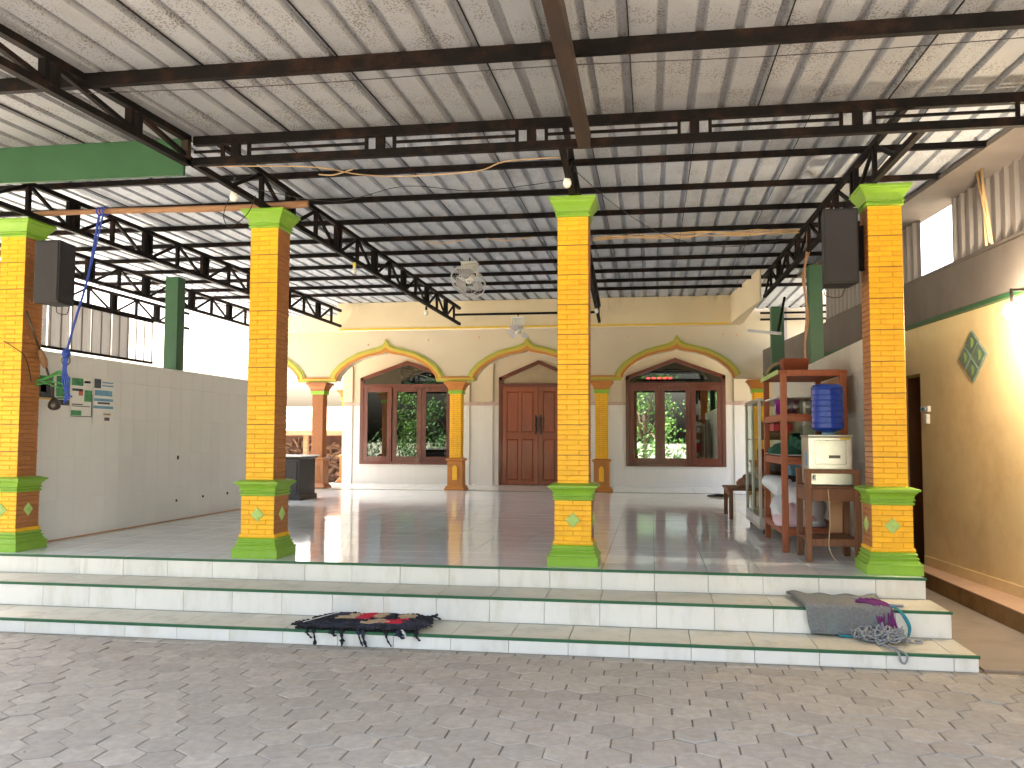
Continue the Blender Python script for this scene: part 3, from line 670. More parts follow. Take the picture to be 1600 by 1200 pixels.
def opening(a, b, z0, zs, zp, zt, n, door=False, ajar=(), gl='window_glass'):
    m = (a+b)/2; nm = 'door' if door else 'window'
    r = thing('tmp', (m, WY, z0), None, None); r.name = nm; r.parent = mos; r.location = Vector((m, WY, z0))-Vector(mos.location)
    t = .075
    fr = B().box(a, a+t, WY-.05, WY+.08, z0, zs).box(b-t, b, WY-.05, WY+.08, z0, zs).box(a+t, b-t, WY-.048, WY+.078, zt-.035, zt+.035)
    if not door: fr.box(a+t, b-t, WY-.05, WY+.08, z0, z0+t)
    for (p, zq, q, zw) in ((a, zs, m, zp), (m, zp, b, zs)):
        k = .085
        fr.poly([(p, WY-.05, zq), (q, WY-.05, zw), (q, WY-.05, zw-k), (p, WY-.05, zq-k), (p, WY+.08, zq), (q, WY+.08, zw), (q, WY+.08, zw-k), (p, WY+.08, zq-k)], [(0, 1, 2, 3), (7, 6, 5, 4), (0, 4, 5, 1), (3, 2, 6, 7), (0, 3, 7, 4), (1, 5, 6, 2)])
    part(r, 'frame', fr, 'mahogany')
    part(r, 'gable_pane' if not door else 'gable_panel', B().prism([(a+.02, zt), (b-.02, zt), (b-.02, zs-.03), (m, zp-.03), (a+.02, zs-.03)], WY+.0, WY+.012), 'room_wall' if door else 'dark_glass')
    lo = z0+(t if not door else .01); hi = zt-.036; wl = (b-a-2*t)/n
    for i in range(n):
        x0 = a+t+i*wl+.004; x1 = x0+wl-.008; hx = x0; ang = 0
        if i in ajar: ang = ajar[i]
        lf = bpy.data.objects.new('leaf' if door else 'casement', None)
        R = Matrix.Rotation(ang, 3, 'Z'); hp = Vector((hx, WY-.02, 0))
        def rot(bb):
            bb.v = [tuple(R @ (Vector(v)-hp)+hp) for v in bb.v]; return bb
        s = .1
        cb = B().box(x0, x0+s, WY-.04, WY-.0, lo, hi).box(x1-s, x1, WY-.04, WY-.0, lo, hi).box(x0+s, x1-s, WY-.038, WY-.002, lo, lo+s).box(x0+s, x1-s, WY-.038, WY-.002, hi-s, hi)
        if door:
            cb.box(x0+s, x1-s, WY-.039, WY-.001, 1.0, 1.14).box((x0+x1)/2-.035, (x0+x1)/2+.035, WY-.037, WY-.003, lo+s, hi-s)
            p = part(r, 'door_leaf', cb, 'door_wood', bev=.004)
            for (q0, q1) in ((x0+s, (x0+x1)/2-.035), ((x0+x1)/2+.035, x1-s)):
                for (w0, w1) in ((lo+s, 1.0), (1.14, hi-s)):
                    part(p, 'door_panel', B().prism([(q0-.004, w0-.004), (q1+.004, w0-.004), (q1+.004, w1+.004), (q0-.004, w1+.004)], WY-.014, WY-.006).poly([(q0+.03, WY-.026, w0+.03), (q1-.03, WY-.026, w0+.03), (q1-.03, WY-.026, w1-.03), (q0+.03, WY-.026, w1-.03), (q0, WY-.0145, w0), (q1, WY-.0145, w0), (q1, WY-.0145, w1), (q0, WY-.0145, w1)], [(0, 1, 2, 3), (4, 5, 1, 0), (5, 6, 2, 1), (6, 7, 3, 2), (7, 4, 0, 3)]), 'door_wood')
            hx = x1-.05 if i == 0 else x0+.05
            part(p, 'handle', B().tube(curve([(hx, WY-.05, 1.16), (hx+.012, WY-.085, 1.22), (hx-.008, WY-.09, 1.3), (hx+.012, WY-.085, 1.38), (hx, WY-.05, 1.46)]), .016, 6).box(hx-.022, hx+.022, WY-.05, WY-.038, 1.1, 1.52), 'wire', smooth=False)
        else:
            p = part(r, 'casement', rot(cb), 'mahogany', bev=.003)
            part(p, 'pane', rot(B().box(x0+s-.006, x1-s+.006, WY-.024, WY-.019, lo+s-.006, hi-s+.006)), gl)
            part(p, 'catch', rot(B().box(x1-.05, x1-.03, WY-.06, WY-.04, lo+.03, lo+.06)), 'iron')
    return r
opening(*ops[0], 2.17, 3, ajar={0: -.05}, gl='dark_glass')
opening(*ops[1], 2.17, 2, door=True)
opening(*ops[2], 2.17, 3)
# dim prayer room behind the panes
rm = B().box(-3.1, 7.5, 16, 16.1, 0, 3.3).box(-3.2, -3.1, WY+.18, 16.1, 0, 3.3).box(7.5, 7.6, WY+.18, 16.1, 0, 3.3).box(-3.1, 7.5, WY+.18, 16, 3.3, 3.36).box(-3.1, 7.5, WY+.18, 16, -.1, -.002)
part(mos, 'prayer_room', rm, 'room_wall')
r = thing('led_clock', (3.75, 12.6, 2.3), 'red lit digital clock seen through the gable pane of the right window', 'clock')
part(r, 'case', B().box(3.45, 4.15, 12.6, 12.66, 2.25, 2.5), 'black_plastic')
for k in range(5): part(r, 'digit', B().box(3.52+k*.12, 3.59+k*.12, 12.592, 12.6, 2.33, 2.37), 'led_red')
# gutter beam in front of the arcade
r = thing('gutter_beam', (1.5, 8.1, 2.93), 'cream concrete gutter beam above the arches, yellow line along its foot', 'beam')
part(r, 'face', B().box(-1.93, 5.13, 7.92, 8.3, 2.95, 3.412), 'band_paint')
part(r, 'yellow_strip', B().box(-1.88, 4.92, 7.905, 7.93, 2.925, 2.952), 'yellow_line')
part(r, 'side_wing', B().poly([(4.93, 7.92, 2.94), (5.12, 5.5, 2.94), (5.14, 5.5, 2.94), (5.14, 7.92, 2.94), (4.93, 7.92, 3.412), (5.12, 5.5, 3.39), (5.14, 5.5, 3.39), (5.14, 7.92, 3.412)], [(0, 1, 5, 4), (1, 2, 6, 5), (2, 3, 7, 6), (0, 3, 2, 1), (4, 5, 6, 7)]), 'band_paint')
single('eave_band', B().box(XW, -1.95, 9.6, 9.745, 3.12, 3.72), 'band_paint', 'pale plaster band on the arcade wall left of the gutter beam', 'plaster band')
# small arcade columns
def arcade_column(x, label, shaft='yellow_paint', y=9.87):
    r = thing('arcade_column', (x, y, 0), label, 'column', 'small columns under the arches')
    tr = 'trim_orange' if shaft == 'yellow_paint' else 'terracotta_brown'
    part(r, 'base', B().sq([(.2, 0), (.2, .035), (.185, .05), (.185, .062), (.16, .09), (.152, .105)], x, y), tr, bev=.003)
    part(r, 'pedestal', B().sq([(.148, .1), (.148, .57)], x, y), tr)
    part(r, 'waist', B().sq([(.15, .565), (.168, .575), (.178, .59), (.178, .61), (.13, .63)], x, y), tr, bev=.003)
    arc = [(x-.07, .18)]+[(x+.07*math.cos(a), .43+.07*math.sin(a)) for a in [math.pi-k*math.pi/8 for k in range(9)]]+[(x+.07, .18)]
    arc2 = [(x+(px-x)*.66, .2+(pz-.18)*.9) for px, pz in arc]
    pn = part(r, 'arched_panel', B().prism(arc, y-.155, y-.147), 'brown_paint')
    part(pn, 'panel_field', B().prism(arc2, y-.166, y-.156), shaft)
    part(r, 'shaft', B().sq([(.112, .62), (.112, 1.88)], x, y), tr)
    bb = B(); nr = 34; rh = 1.25/nr
    for q in range(nr):
        for s in 'FRL':
            f, rot = face_xf(s, x, y, .111); R = Matrix.Rotation(rot, 3, 'Z')
            for (u, l) in (((-.035, .145), (.0745, .072)) if q % 2 else ((.035, .145), (-.0745, .072))):
                pb = pillow(l-.003, rh-.005, .007, .002); p = Vector(f(u, .63+(q+.5)*rh)); bb.poly([tuple(R @ Vector(v)+p) for v in pb.v], pb.f)
    part(r, 'brickwork', bb, shaft, kind='stuff')
    part(r, 'green_neck', B().sq([(.128, 1.875), (.14, 1.88), (.14, 1.945), (.128, 1.95)], x, y), 'lime_paint')
    part(r, 'capital', B().sq([(.14, 1.948), (.15, 1.96), (.15, 1.99), (.168, 2.02), (.185, 2.045), (.185, 2.06), (.215, 2.07), (.215, 2.115)], x, y), tr, bev=.003)
arcade_column(-2.99, 'small brown arcade column beside the dark lectern', 'terracotta_brown')
arcade_column(-.16, 'small yellow arcade column between the left window and the door')
arcade_column(2.68, 'small yellow arcade column just right of the middle big column')
arcade_column(5.6, 'small yellow arcade column half hidden behind the glass cabinet')
arcade_column(-3.35, 'bright yellow porch column in the sun behind the brown arcade column', 'yellow_paint', 12.6)
# ------------------------------------------------------------------ green posts
def gpost(x, y, z0, z1, h, label):
    single('green_post', B().sq([(h, 0), (h, z1-z0)], x, y, z0), 'dark_green', label, 'post', (x, y, z0), bev=.006, group='green posts on the half walls')
gpost(-2.155, 2.91, 1.825, 2.965, .085, 'green post on the left tiled wall against the glare')
gpost(5.47, 3.35, 1.87, 2.99, .075, 'tall green post on the right half wall above the shelf')
gpost(5.47, 6.4, 1.87, 2.97, .09, 'darker green post on the right half wall nearer the arches')
# left corrugated screen
r = thing('corrugated_screen', (-2.17, 1.5, 1.85), 'pale corrugated metal screen standing on the left tiled wall', 'screen')
y = .3
while y < 1.7:
    b = B(); P = []
    prof = []
    for k in range(2): prof += [(y+k*.16, 0), (y+k*.16+.1, 0), (y+k*.16+.118, .03), (y+k*.16+.145, .03)]
    prof.append((y+.32, 0))
    n = len(prof); P = [(-2.16-d, yy, 1.865) for yy, d in prof]+[(-2.16-d, yy, 2.37) for yy, d in prof]
    part(r, 'metal_sheet', B().poly(P, [(i, i+1, n+i+1, n+i) for i in range(n-1)]), 'fence_metal'); y += .34
part(r, 'bottom_rail', B().box(-2.158, -2.13, .28, 2.42, 1.86, 1.885), 'steel')
part(r, 'top_rail', B().box(-2.158, -2.13, .28, 2.42, 2.34, 2.375), 'steel')
for y in [.33+.16*k for k in range(14)]: part(r, 'upright', B().box(-2.15, -2.14, y, y+.012, 1.885, 2.34), 'wall_metal')
# ------------------------------------------------------------------ right hand building
rb = thing('side_building', (6.5, 2, GZ), 'yellow washed wall of the neighbouring building along the right passage', 'building')
WX = lambda y: 6.66-.1*y
def wslab(ya, yb, z0, z1, d0, d1, b=None):  # slab along the slanted wall; d = distance proud of the face
    b = b or B()
    return b.poly([(WX(ya)-d1, ya, z0), (WX(yb)-d1, yb, z0), (WX(yb)-d0, yb, z0), (WX(ya)-d0, ya, z0), (WX(ya)-d1, ya, z1), (WX(yb)-d1, yb, z1), (WX(yb)-d0, yb, z1), (WX(ya)-d0, ya, z1)],
                  [(3, 2, 1, 0), (4, 5, 6, 7), (0, 1, 5, 4), (1, 2, 6, 5), (2, 3, 7, 6), (3, 0, 4, 7)])
part(rb, 'wall', wslab(-4, 2.68, GZ, 2.22, -.2, 0).poly([], []), 'right_wall')
wb = B(); wslab(2.68, 3.55, 1.70, 2.22, -.2, 0, wb); wslab(3.55, 9.6, GZ, 2.22, -.2, 0, wb)
part(rb, 'far_wall', wb, 'right_wall')
part(rb, 'doorway_recess', wslab(3.55, 3.7, GZ, 2.2, -.75, -.2, wslab(2.5, 2.68, GZ, 2.2, -.75, -.2, wslab(2.5, 3.7, 1.7, 1.9, -.75, -.2, wslab(2.5, 3.7, GZ, 1.9, -.8, -.75)))), 'old_wood')
part(rb, 'door_jamb', wslab(2.681, 2.72, -.26, 1.70, -.7, -.01), 'mahogany')
part(rb, 'skirting', wslab(-4, 2.66, -.275, -.18, -.001, .012), 'right_wall')
part(rb, 'concrete_beam', wslab(-4, 9.6, 2.22, 2.65, -.25, .05), 'grey_render', bev=.006)
part(rb, 'green_stripe', wslab(-4, 9.6, 2.185, 2.222, -.01, .058), 'dark_green')
for (ya, yb) in [(-4+.64*k, -4+.64*k+.64) for k in range(9)]+[(2.55, 3.19), (3.19, 3.83), (3.83, 4.47), (4.47, 5.11), (5.11, 5.75)]:
    ya, yb = (min(ya, 1.76), min(yb, 1.76)) if ya < 2 else (ya, yb)
    if yb-ya < .05: continue
    prof = []; y = ya
    while y < yb-.02:
        prof += [(y, 0), (min(y+.10, yb), 0), (min(y+.115, yb), .03), (min(y+.145, yb), .03)]; y += .16
    prof.append((yb, 0)); n = len(prof)
    P = [(WX(yy)-d-.01, yy, 2.66) for yy, d in prof]+[(WX(yy)-d-.01, yy, ZV(yy) if yy > -1.2 else ZY(yy)) for yy, d in prof]
    part(rb, 'wall_sheet', B().poly(P, [(i, i+1, n+i+1, n+i) for i in range(n-1)]), 'wall_metal')
part(rb, 'top_trim', wslab(-4, 5.75, 3.29, 3.33, -.05, .42), 'grey_render')
part(rb, 'sheet_sill', wslab(-4, 5.75, 2.651, 2.685, -.02, .045), 'grey_render')
# diamond vent of four tiles
dv = thing('tmp', (0, 0, 0), None, None); dv.name = 'diamond_vent'; dv.parent = rb; dv.location = Vector((WX(1.48), 1.48, 1.76))-Vector(rb.location)
def wp(y, z, d): return (WX(y)-d, y, z)
for (dy, dz) in ((0, .125), (0, -.125), (.14, 0), (-.14, 0)):
    cy, cz = 1.49+dy, 1.765+dz
    q = [(cy-.132, cz), (cy, cz-.117), (cy+.132, cz), (cy, cz+.117)]
    b = B().poly([wp(yy, zz, 0) for yy, zz in q]+[wp(cy+(yy-cy)*.9, cz+(zz-cz)*.9, .014) for yy, zz in q], [(0, 1, 5, 4), (1, 2, 6, 5), (2, 3, 7, 6), (3, 0, 4, 7), (4, 5, 6, 7)])
    t = part(dv, 'vent_tile', b, 'vent_tile')
    part(t, 'rosette', B().lathe([(.05, 0), (.04, .006), (.012, .008)], (WX(cy)-.015, cy, cz), 8, 'X'), 'pale_lime')
r = thing('light_switch', (WX(2.5), 2.5, 1.3), 'pale switch and socket on the yellow wall by the dark doorway', 'switch')
part(r, 'plate', wslab(2.44, 2.62, 1.29, 1.35, -.001, .03), 'white_plastic', bev=.004)
part(r, 'plug', wslab(2.46, 2.54, 1.17, 1.27, -.001, .035), 'white_plastic', bev=.004)
part(r, 'button', wslab(2.5, 2.56, 1.305, 1.335, .03, .04), 'ink_blue')
r = thing('wall_lamp', (6.36, .2, 2.0), 'glowing white globe lamp at the right edge under the concrete beam', 'lamp')
part(r, 'holder', B().tube([(6.36, .2, 2.05), (6.36, .2, 2.17)], .012, 8).bar((6.36, .2, 2.16), (WX(.2)+.02, .2, 2.16), .018, .018), 'steel')
part(r, 'globe', B().lathe([(.012, -.06), (.042, -.044), (.06, 0), (.042, .044), (.012, .06)], (6.36, .2, 1.99), 14), 'lamp_glow', smooth=True)
# pipes leaning against the sheet wall
for k, (ya, yb) in enumerate(((.86, .80), (.92, .78), (.80, .88))):
    single('conduit_pipe', B().tube([(WX(ya)-.10-.02*k, ya, 2.66), (WX(yb)-.2, yb, 3.32)], .011, 8), 'beige_cable', ['thin pale pipe leaning on the sheet wall at the upper right, nearest the viewer', 'thin pale pipe leaning on the sheet wall, middle of three', 'thin pale pipe leaning on the sheet wall, farthest back'][k], 'pipe', smooth=True, group='pale pipes against the sheet wall')
# kerb under the right wall
kb = thing('kerb', (6.35, 0, GZ), 'low tiled kerb with mossy side along the yellow wall', 'kerb')
KX = lambda y: 6.335-.045*y
part(kb, 'kerb_body', B().poly([(KX(-4), -4, GZ), (KX(6), 6, GZ), (WX(6), 6, GZ), (WX(-4), -4, GZ), (KX(-4), -4, -.285), (KX(6), 6, -.285), (WX(6), 6, -.285), (WX(-4), -4, -.285)], [(4, 5, 6, 7), (0, 1, 5, 4), (1, 2, 6, 5), (3, 0, 4, 7)]), 'moss_kerb')
y = -2.2
while y < 2.6:
    part(kb, 'kerb_tile', B().poly([(KX(y)-.004, y+.002, -.283), (KX(y+.3)-.004, y+.298, -.283), (WX(y+.3), y+.298, -.283), (WX(y), y+.002, -.283), (KX(y)-.004, y+.002, -.274), (KX(y+.3)-.004, y+.298, -.274), (WX(y+.3), y+.298, -.274), (WX(y), y+.002, -.274)], [(4, 5, 6, 7), (0, 1, 5, 4), (1, 2, 6, 5), (3, 0, 4, 7), (2, 3, 7, 6)]), 'pink_tile'); y += .3
# far right: bars on a lit wall
r = thing('barred_rail', (6.2, 9.6, 3.2), 'black horizontal bars in front of the cream wall behind the green posts', 'railing')
for z in (3.22, 3.34, 3.46): part(r, 'bar', B().box(5.62, 7.5, 9.62, 9.66, z-.018, z+.018), 'steel')
for x in (6.05, 6.9): part(r, 'upright', B().box(x, x+.05, 9.66, 9.7, 2.6, 3.6), 'wall_metal')
# ------------------------------------------------------------------ speakers
def speaker(x0, x1, y0, y1, z0, z1, label, side):
    r = thing('loudspeaker', ((x0+x1)/2, (y0+y1)/2, z0), label, 'loudspeaker', 'black loudspeakers on the columns')
    t = .03
    part(r, 'cabinet', B().poly([(x0, y0, z0), (x1, y0, z0), (x1-t, y1, z0), (x0+t, y1, z0), (x0, y0, z1), (x1, y0, z1), (x1-t, y1, z1), (x0+t, y1, z1)], [(3, 2, 1, 0), (4, 5, 6, 7), (0, 1, 5, 4), (1, 2, 6, 5), (2, 3, 7, 6), (3, 0, 4, 7)]), 'black_plastic', bev=.008)
    part(r, 'grille', B().box(x0+.015, x1-.015, y0-.008, y0-.001, z0+.02, z1-.02), 'speaker_grille', bev=.003)
    xm = x0 if side < 0 else x1
    part(r, 'bracket', B().box(min(xm, xm+side*.06), max(xm, xm+side*.06), y0+.1, y0+.16, z0+.12, z1-.12), 'steel')
    cy = y0+.12
    part(r, 'lead', B().tube(curve([(x0+.06, y1-.02, z0+.02), (x0+.05, y1, z0-.05), (x0+.16, y1-.02, z0-.07), (x0+.2, y1-.04, z0+.01)]), .004, 5), 'wire')
speaker(-1.79, -1.54, -.06, .2, 2.19, 2.75, 'dark loudspeaker fixed to the right side of the left edge column', -1)
speaker(4.95, 5.21, .02, .27, 2.21, 2.80, 'dark loudspeaker hanging left of the right end column', 1)
# ------------------------------------------------------------------ pole, rope, striker
b = B(); P = []; R_ = []
for k in range(15):
    t = k/14; P.append((-1.98+2.66*t, .16-.03*t+.006*math.sin(t*9), 3.04+.012*math.sin(t*5+1))); R_.append(.023+.009*t+.002*math.sin(t*23))
single('wooden_pole', b.tube(P, R_, 10), 'log_wood', 'rough wooden pole lying across the tops of two left columns', 'pole', smooth=True)
r = thing('hanging_rope', (-1.4, .12, 3.04), 'blue rope hanging from the wooden pole with a ring and knotted tail', 'rope')
for k, q in enumerate((-.03, 0, .03)):
    part(r, 'loop', B().tube([(-1.27+q+.04*math.cos(a)*.2, .13+.036*math.cos(a), 3.04+.036*math.sin(a)) for a in [i*math.pi/6 for i in range(13)]], .007, 6), 'blue_rope', smooth=True)
part(r, 'line', B().tube(curve([(-1.29, .11, 3.01), (-1.32, .11, 2.8), (-1.39, .11, 2.4), (-1.5, .11, 2.02), (-1.56, .11, 1.78)]), .0105, 6), 'blue_rope', smooth=True)
part(r, 'second_line', B().tube(curve([(-1.25, .11, 3.01), (-1.31, .115, 2.75), (-1.39, .12, 2.4)]), .007, 6), 'blue_rope', smooth=True)
part(r, 'knot', B().lathe([(.01, -.04), (.035, -.025), (.04, 0), (.03, .03), (.012, .045)], (-1.57, .11, 1.755), 9), 'blue_rope', smooth=True)
part(r, 'ring', B().tube([(-1.57+.042*math.cos(a), .11, 1.69+.042*math.sin(a)) for a in [i*math.pi/9 for i in range(19)]], .006, 6), 'iron', smooth=True)
for k in range(4):
    q = (k-1.5)*.013
    part(r, 'tail_strand', B().tube(curve([(-1.57+q, .11, 1.72), (-1.575+q*.8, .105, 1.6), (-1.56+q*1.7, .11, 1.5), (-1.55+q*.6, .11, 1.4), (-1.535+q*2, .11, 1.30+.02*k)]), .007, 5), 'blue_rope', smooth=True)
r = thing('bell_striker', (-1.9, .2, 1.3), 'metal striker with wooden grip tied to the left edge column', 'striker')
part(r, 'rod', B().tube([(-1.9, -.0, 2.13), (-1.87, .17, 1.78)], .009, 8), 'iron', smooth=True)
part(r, 'grip', B().tube([(-1.875, .16, 1.80), (-1.86, .2, 1.7), (-1.85, .22, 1.64)], [.022, .034, .02], 10), 'log_wood', smooth=True)
part(r, 'stem', B().tube([(-1.85, .22, 1.65), (-1.83, .27, 1.5), (-1.82, .3, 1.34)], .010, 8), 'iron', smooth=True)
part(r, 'cup', B().lathe([(.012, .07), (.03, .05), (.05, .02), (.055, -.02), (.04, -.04), (.015, -.05)], (-1.81, .3, 1.3), 12), 'iron', smooth=True)
for k in range(6):
    a = rnd.uniform(-.1, .1)
    part(r, 'string', B().tube(curve([(-1.9, .16, 1.5+a*.3), (-1.84, .22, 1.53+a*.4), (-1.74, .22+a*.4, 1.56+a), (-1.66, .2, 1.55+a*1.1)]), .006, 5), 'green_string')
single('column_wire', B().tube(curve([(-2.1, -.012, 1.86), (-1.96, -.014, 1.78), (-1.915, .03, 1.72), (-1.905, .08, 1.6), (-1.9, .1, 1.5)]), .004, 5), 'wire', 'thin dark wire crossing the left edge column', 'wire')
# ------------------------------------------------------------------ bulbs
def bulb(x, y, z, label, socket='wire', s=1., ztop=None):
    r = thing('light_bulb', (x, y, z), label, 'light bulb', 'unlit bulbs under the trusses')
    part(r, 'globe', B().lathe([(.004*s, -.052*s), (.02*s, -.047*s), (.031*s, -.028*s), (.033*s, -.01*s), (.026*s, .014*s), (.016*s, .03*s), (.014*s, .04*s)], (x, y, z), 14), 'bulb_glass', smooth=True)
    part(r, 'socket', B().lathe([(.018*s, .036*s), (.021*s, .05*s), (.018*s, .09*s), (.008*s, .1*s)], (x, y, z), 12), socket, smooth=True)
    if ztop: part(r, 'cord', B().tube([(x, y, z+.09*s), (x+.005, y, ztop)], .006, 5), 'wire')
bulb(.31, -.5, 2.95, 'white bulb under the beam corner just above the second column', ztop=3.1)
bulb(3.0, -.5, 2.95, 'white bulb above the middle column', ztop=3.2)
bulb(.35, 2.3, 2.88, 'bulb with yellow socket under the left truss', 'yellow_socket', .9, 3.0)
bulb(.35, 5.48, 2.86, 'far bulb under the left truss near its end', 'wire', .9, 3.0)
bulb(2.82, 6.04, 2.92, 'far bulb just right of the middle column', 'wire', .9, 3.0)
# ------------------------------------------------------------------ fans
def fan(x, y, zt, label, cage, tilt):
    r = thing('orbit_fan', (x, y, zt), label, 'fan', 'white orbit fans under the roof')
    part(r, 'hanger', B().tube([(x, y, zt), (x, y, zt+.06)], .01, 6), 'steel')
    part(r, 'mount', B().box(x-.105, x+.105, y-.09, y+.09, zt-.02, zt+.0), 'white_plastic', bev=.006)
    part(r, 'yoke', B().box(x-.105, x-.093, y-.05, y+.05, zt-.2, zt-.02).box(x+.093, x+.105, y-.05, y+.05, zt-.2, zt-.02), 'white_plastic', bev=.003)
    part(r, 'back_plate', B().box(x-.092, x+.092, y+.06, y+.07, zt-.13, zt-.02), 'white_plastic')
    c = Vector((x+.0, y-.03, zt-.24)); R = Matrix.Rotation(tilt, 3, 'X') @ Matrix.Rotation(.25, 3, 'Y')
    def xf(bb): bb.v = [tuple(R @ Vector(v)+c) for v in bb.v]; return bb
    part(r, 'motor', xf(B().lathe([(.03, .09), (.06, .08), (.066, .02), (.05, -.01), (.02, -.015)], (0, 0, 0), 16)), 'white_plastic', smooth=True)
    for k in range(3):
        bb = B(); a0 = k*2*math.pi/3+.4; P = []
        for j in range(6):
            rr = .05+.155*j/5; wd = (.22+.42*math.sin(min(1, j/3.5)*math.pi/2)) if j < 5 else .34
            for s, zz in ((-1, -.012), (1, .022)): P.append((rr*math.cos(a0+s*wd), rr*math.sin(a0+s*wd), -.03+zz))
        P += [(px, py, pz-.003) for px, py, pz in P]
        n = 12; F = [(2*j, 2*j+1, 2*j+3, 2*j+2) for j in range(5)]+[(n+2*j, n+2*j+2, n+2*j+3, n+2*j+1) for j in range(5)]+[(10, 11, n+11, n+10), (0, 2, n+2, n), (1, 0, n, n+1)]
        part(r, 'blade', xf(bb.poly(P, F)), 'fan_blade')
    part(r, 'hub', xf(B().lathe([(.022, -.02), (.022, -.05), (.012, -.06)], (0, 0, 0), 12)), 'white_plastic', smooth=True)
    if cage:
        cg = B()
        for rr, zz in ((.235, -.02), (.235, -.045), (.15, -.085), (.15, .03)):
            cg.tube([(rr*math.cos(a), rr*math.sin(a), zz) for a in [i*math.pi/16 for i in range(33)]], .0035 if rr < .2 else .005, 5, False)
        part(r, 'cage_ring', xf(cg), 'white_metal', smooth=True)
        sp = B()
        for k in range(28):
            a = k*2*math.pi/28; co, si = math.cos(a), math.sin(a)
            sp.tube([(.03*co, .03*si, -.095), (.15*co, .15*si, -.085), (.235*co, .235*si, -.033), (.15*co, .15*si, .03), (.06*co, .06*si, .04)], .0013, 4, False)
        part(r, 'cage_spokes', xf(sp), 'white_metal', kind='stuff')
fan(1.32, 3.95, 3.27, 'white orbit fan with round cage hanging left of the middle column', True, -.75)
fan(1.42, 7.45, 3.04, 'small white fan without a cage on the pipe above the door arch', False, -.5)
single('fan_pipe', B().tube([(.34, 7.45, 3.1), (2.78, 7.45, 3.1)], .02, 8), 'steel', 'dark horizontal pipe carrying the far fan', 'pipe', smooth=True)
# ------------------------------------------------------------------ cables
def cable(pts, rad, mat, label): single('cable', B().tube(curve(pts, 5), rad, 5), mat, label, 'cable', smooth=True, group='cables strung under the roof')
cable([(.32, -1.1, 3.0), (1.0, -.6, 3.12), (1.25, -.2, 3.17), (1.6, .0, 3.2), (2.2, .01, 3.22), (2.45, -.02, 3.28), (2.95, .0, 3.3)], .0055, 'beige_cable', 'pale cable drooping along the purlin behind the lattice beam')
cable([(.85, -.06, 3.23), (.98, -.06, 3.22), (1.15, -.06, 3.26)], .006, 'beige_cable', 'short pale cable loop near the beam corner')
cable([(.38, -.4, 3.04), (1.0, -.1, 2.98), (1.6, -.05, 3.1), (2.2, 0, 3.05), (2.98, -.3, 3.02)], .0035, 'wire', 'thin dark wire sagging from the left truss to the bulb over the middle column')
for k in range(5):
    pts = []
    for q in range(10):
        t = q/9; pts.append((2.98+2.3*t, 2.81+rnd.uniform(-.03, .03), 3.285+rnd.uniform(-.045, .02)))
    cable(pts, .0065, 'beige_cable', 'pale cable in the tangled bundle along the purlin right of the middle column')
cable([(3.05, -.45, 3.05), (3.35, .6, 3.02), (3.8, 1.8, 3.03), (4.4, 2.6, 3.08), (5.2, 2.8, 3.2)], .0035, 'wire', 'thin dark wire falling from the middle bulb to the right truss')
cable([(.2, -2.44, 3.02), (1.6, -2.42, 3.0), (3.1, -2.4, 3.02), (4.6, -2.42, 2.99), (6.8, -2.44, 3.03)], .0025, 'wire', 'hair thin wire under the front purlin')
cable([(1.0, 2.82, 3.3), (1.2, 2.82, 3.27), (1.5, 2.82, 3.3)], .006, 'beige_cable', 'short pale cable on a purlin left of the fan')
cable([(1.75, 2.82, 3.31), (2.0, 2.82, 3.28), (2.3, 2.82, 3.31)], .006, 'beige_cable', 'short pale cable on a purlin above the fan')
for k in range(2):
    cable([(5.26, 2.5, 3.25), (5.24+.03*k, 2.45, 3.0), (5.2-.02*k, 2.4, 2.7), (5.22+.02*k, 2.42, 2.3), (5.19, 2.4, 1.95), (5.2, 2.35, 1.72)], .012 if k == 0 else .007, 'dry_branch', ['thick frayed cable coming down to the terracotta pot on the shelf', 'thin frayed cable beside the thick one above the shelf'][k])
cable([(.28, -.5, 2.95), (.2, -.45, 2.8), (.24, -.4, 2.72), (.36, -.35, 2.84), (.4, -.3, 3.0)], .004, 'wire', 'dark wire loop hanging beside the bulb over the second column')
r = thing('tube_light', (4.95, 5.2, 2.5), 'white fluorescent batten fixed slanting beside the dark green post', 'lamp')
part(r, 'batten', B().bar((4.98, 5.6, 2.53), (5.3, 4.9, 2.40), .05, .04), 'white_metal', bev=.004)
part(r, 'bracket', B().bar((5.28, 4.95, 2.42), (5.38, 5.0, 2.9), .03, .02), 'steel')
# ------------------------------------------------------------------ lectern
r = thing('lectern', (-2.33, 6.85, 0), 'dark wooden lectern with pale top behind the second column', 'lectern')
part(r, 'body', B().sq([(.36, 0), (.36, .07), (.33, .09), (.33, .66), (.36, .68), (.36, .7)], -2.33, 6.85), 'dark_board', bev=.004)
for q in (-.2, 0, .2): part(r, 'front_panel', B().box(-2.33+q-.085, -2.33+q+.085, 6.508, 6.52, .13, .62), 'dark_board', bev=.005)
part(r, 'top', B().box(-2.72, -1.94, 6.46, 7.24, .7, .72), 'paper', bev=.004)
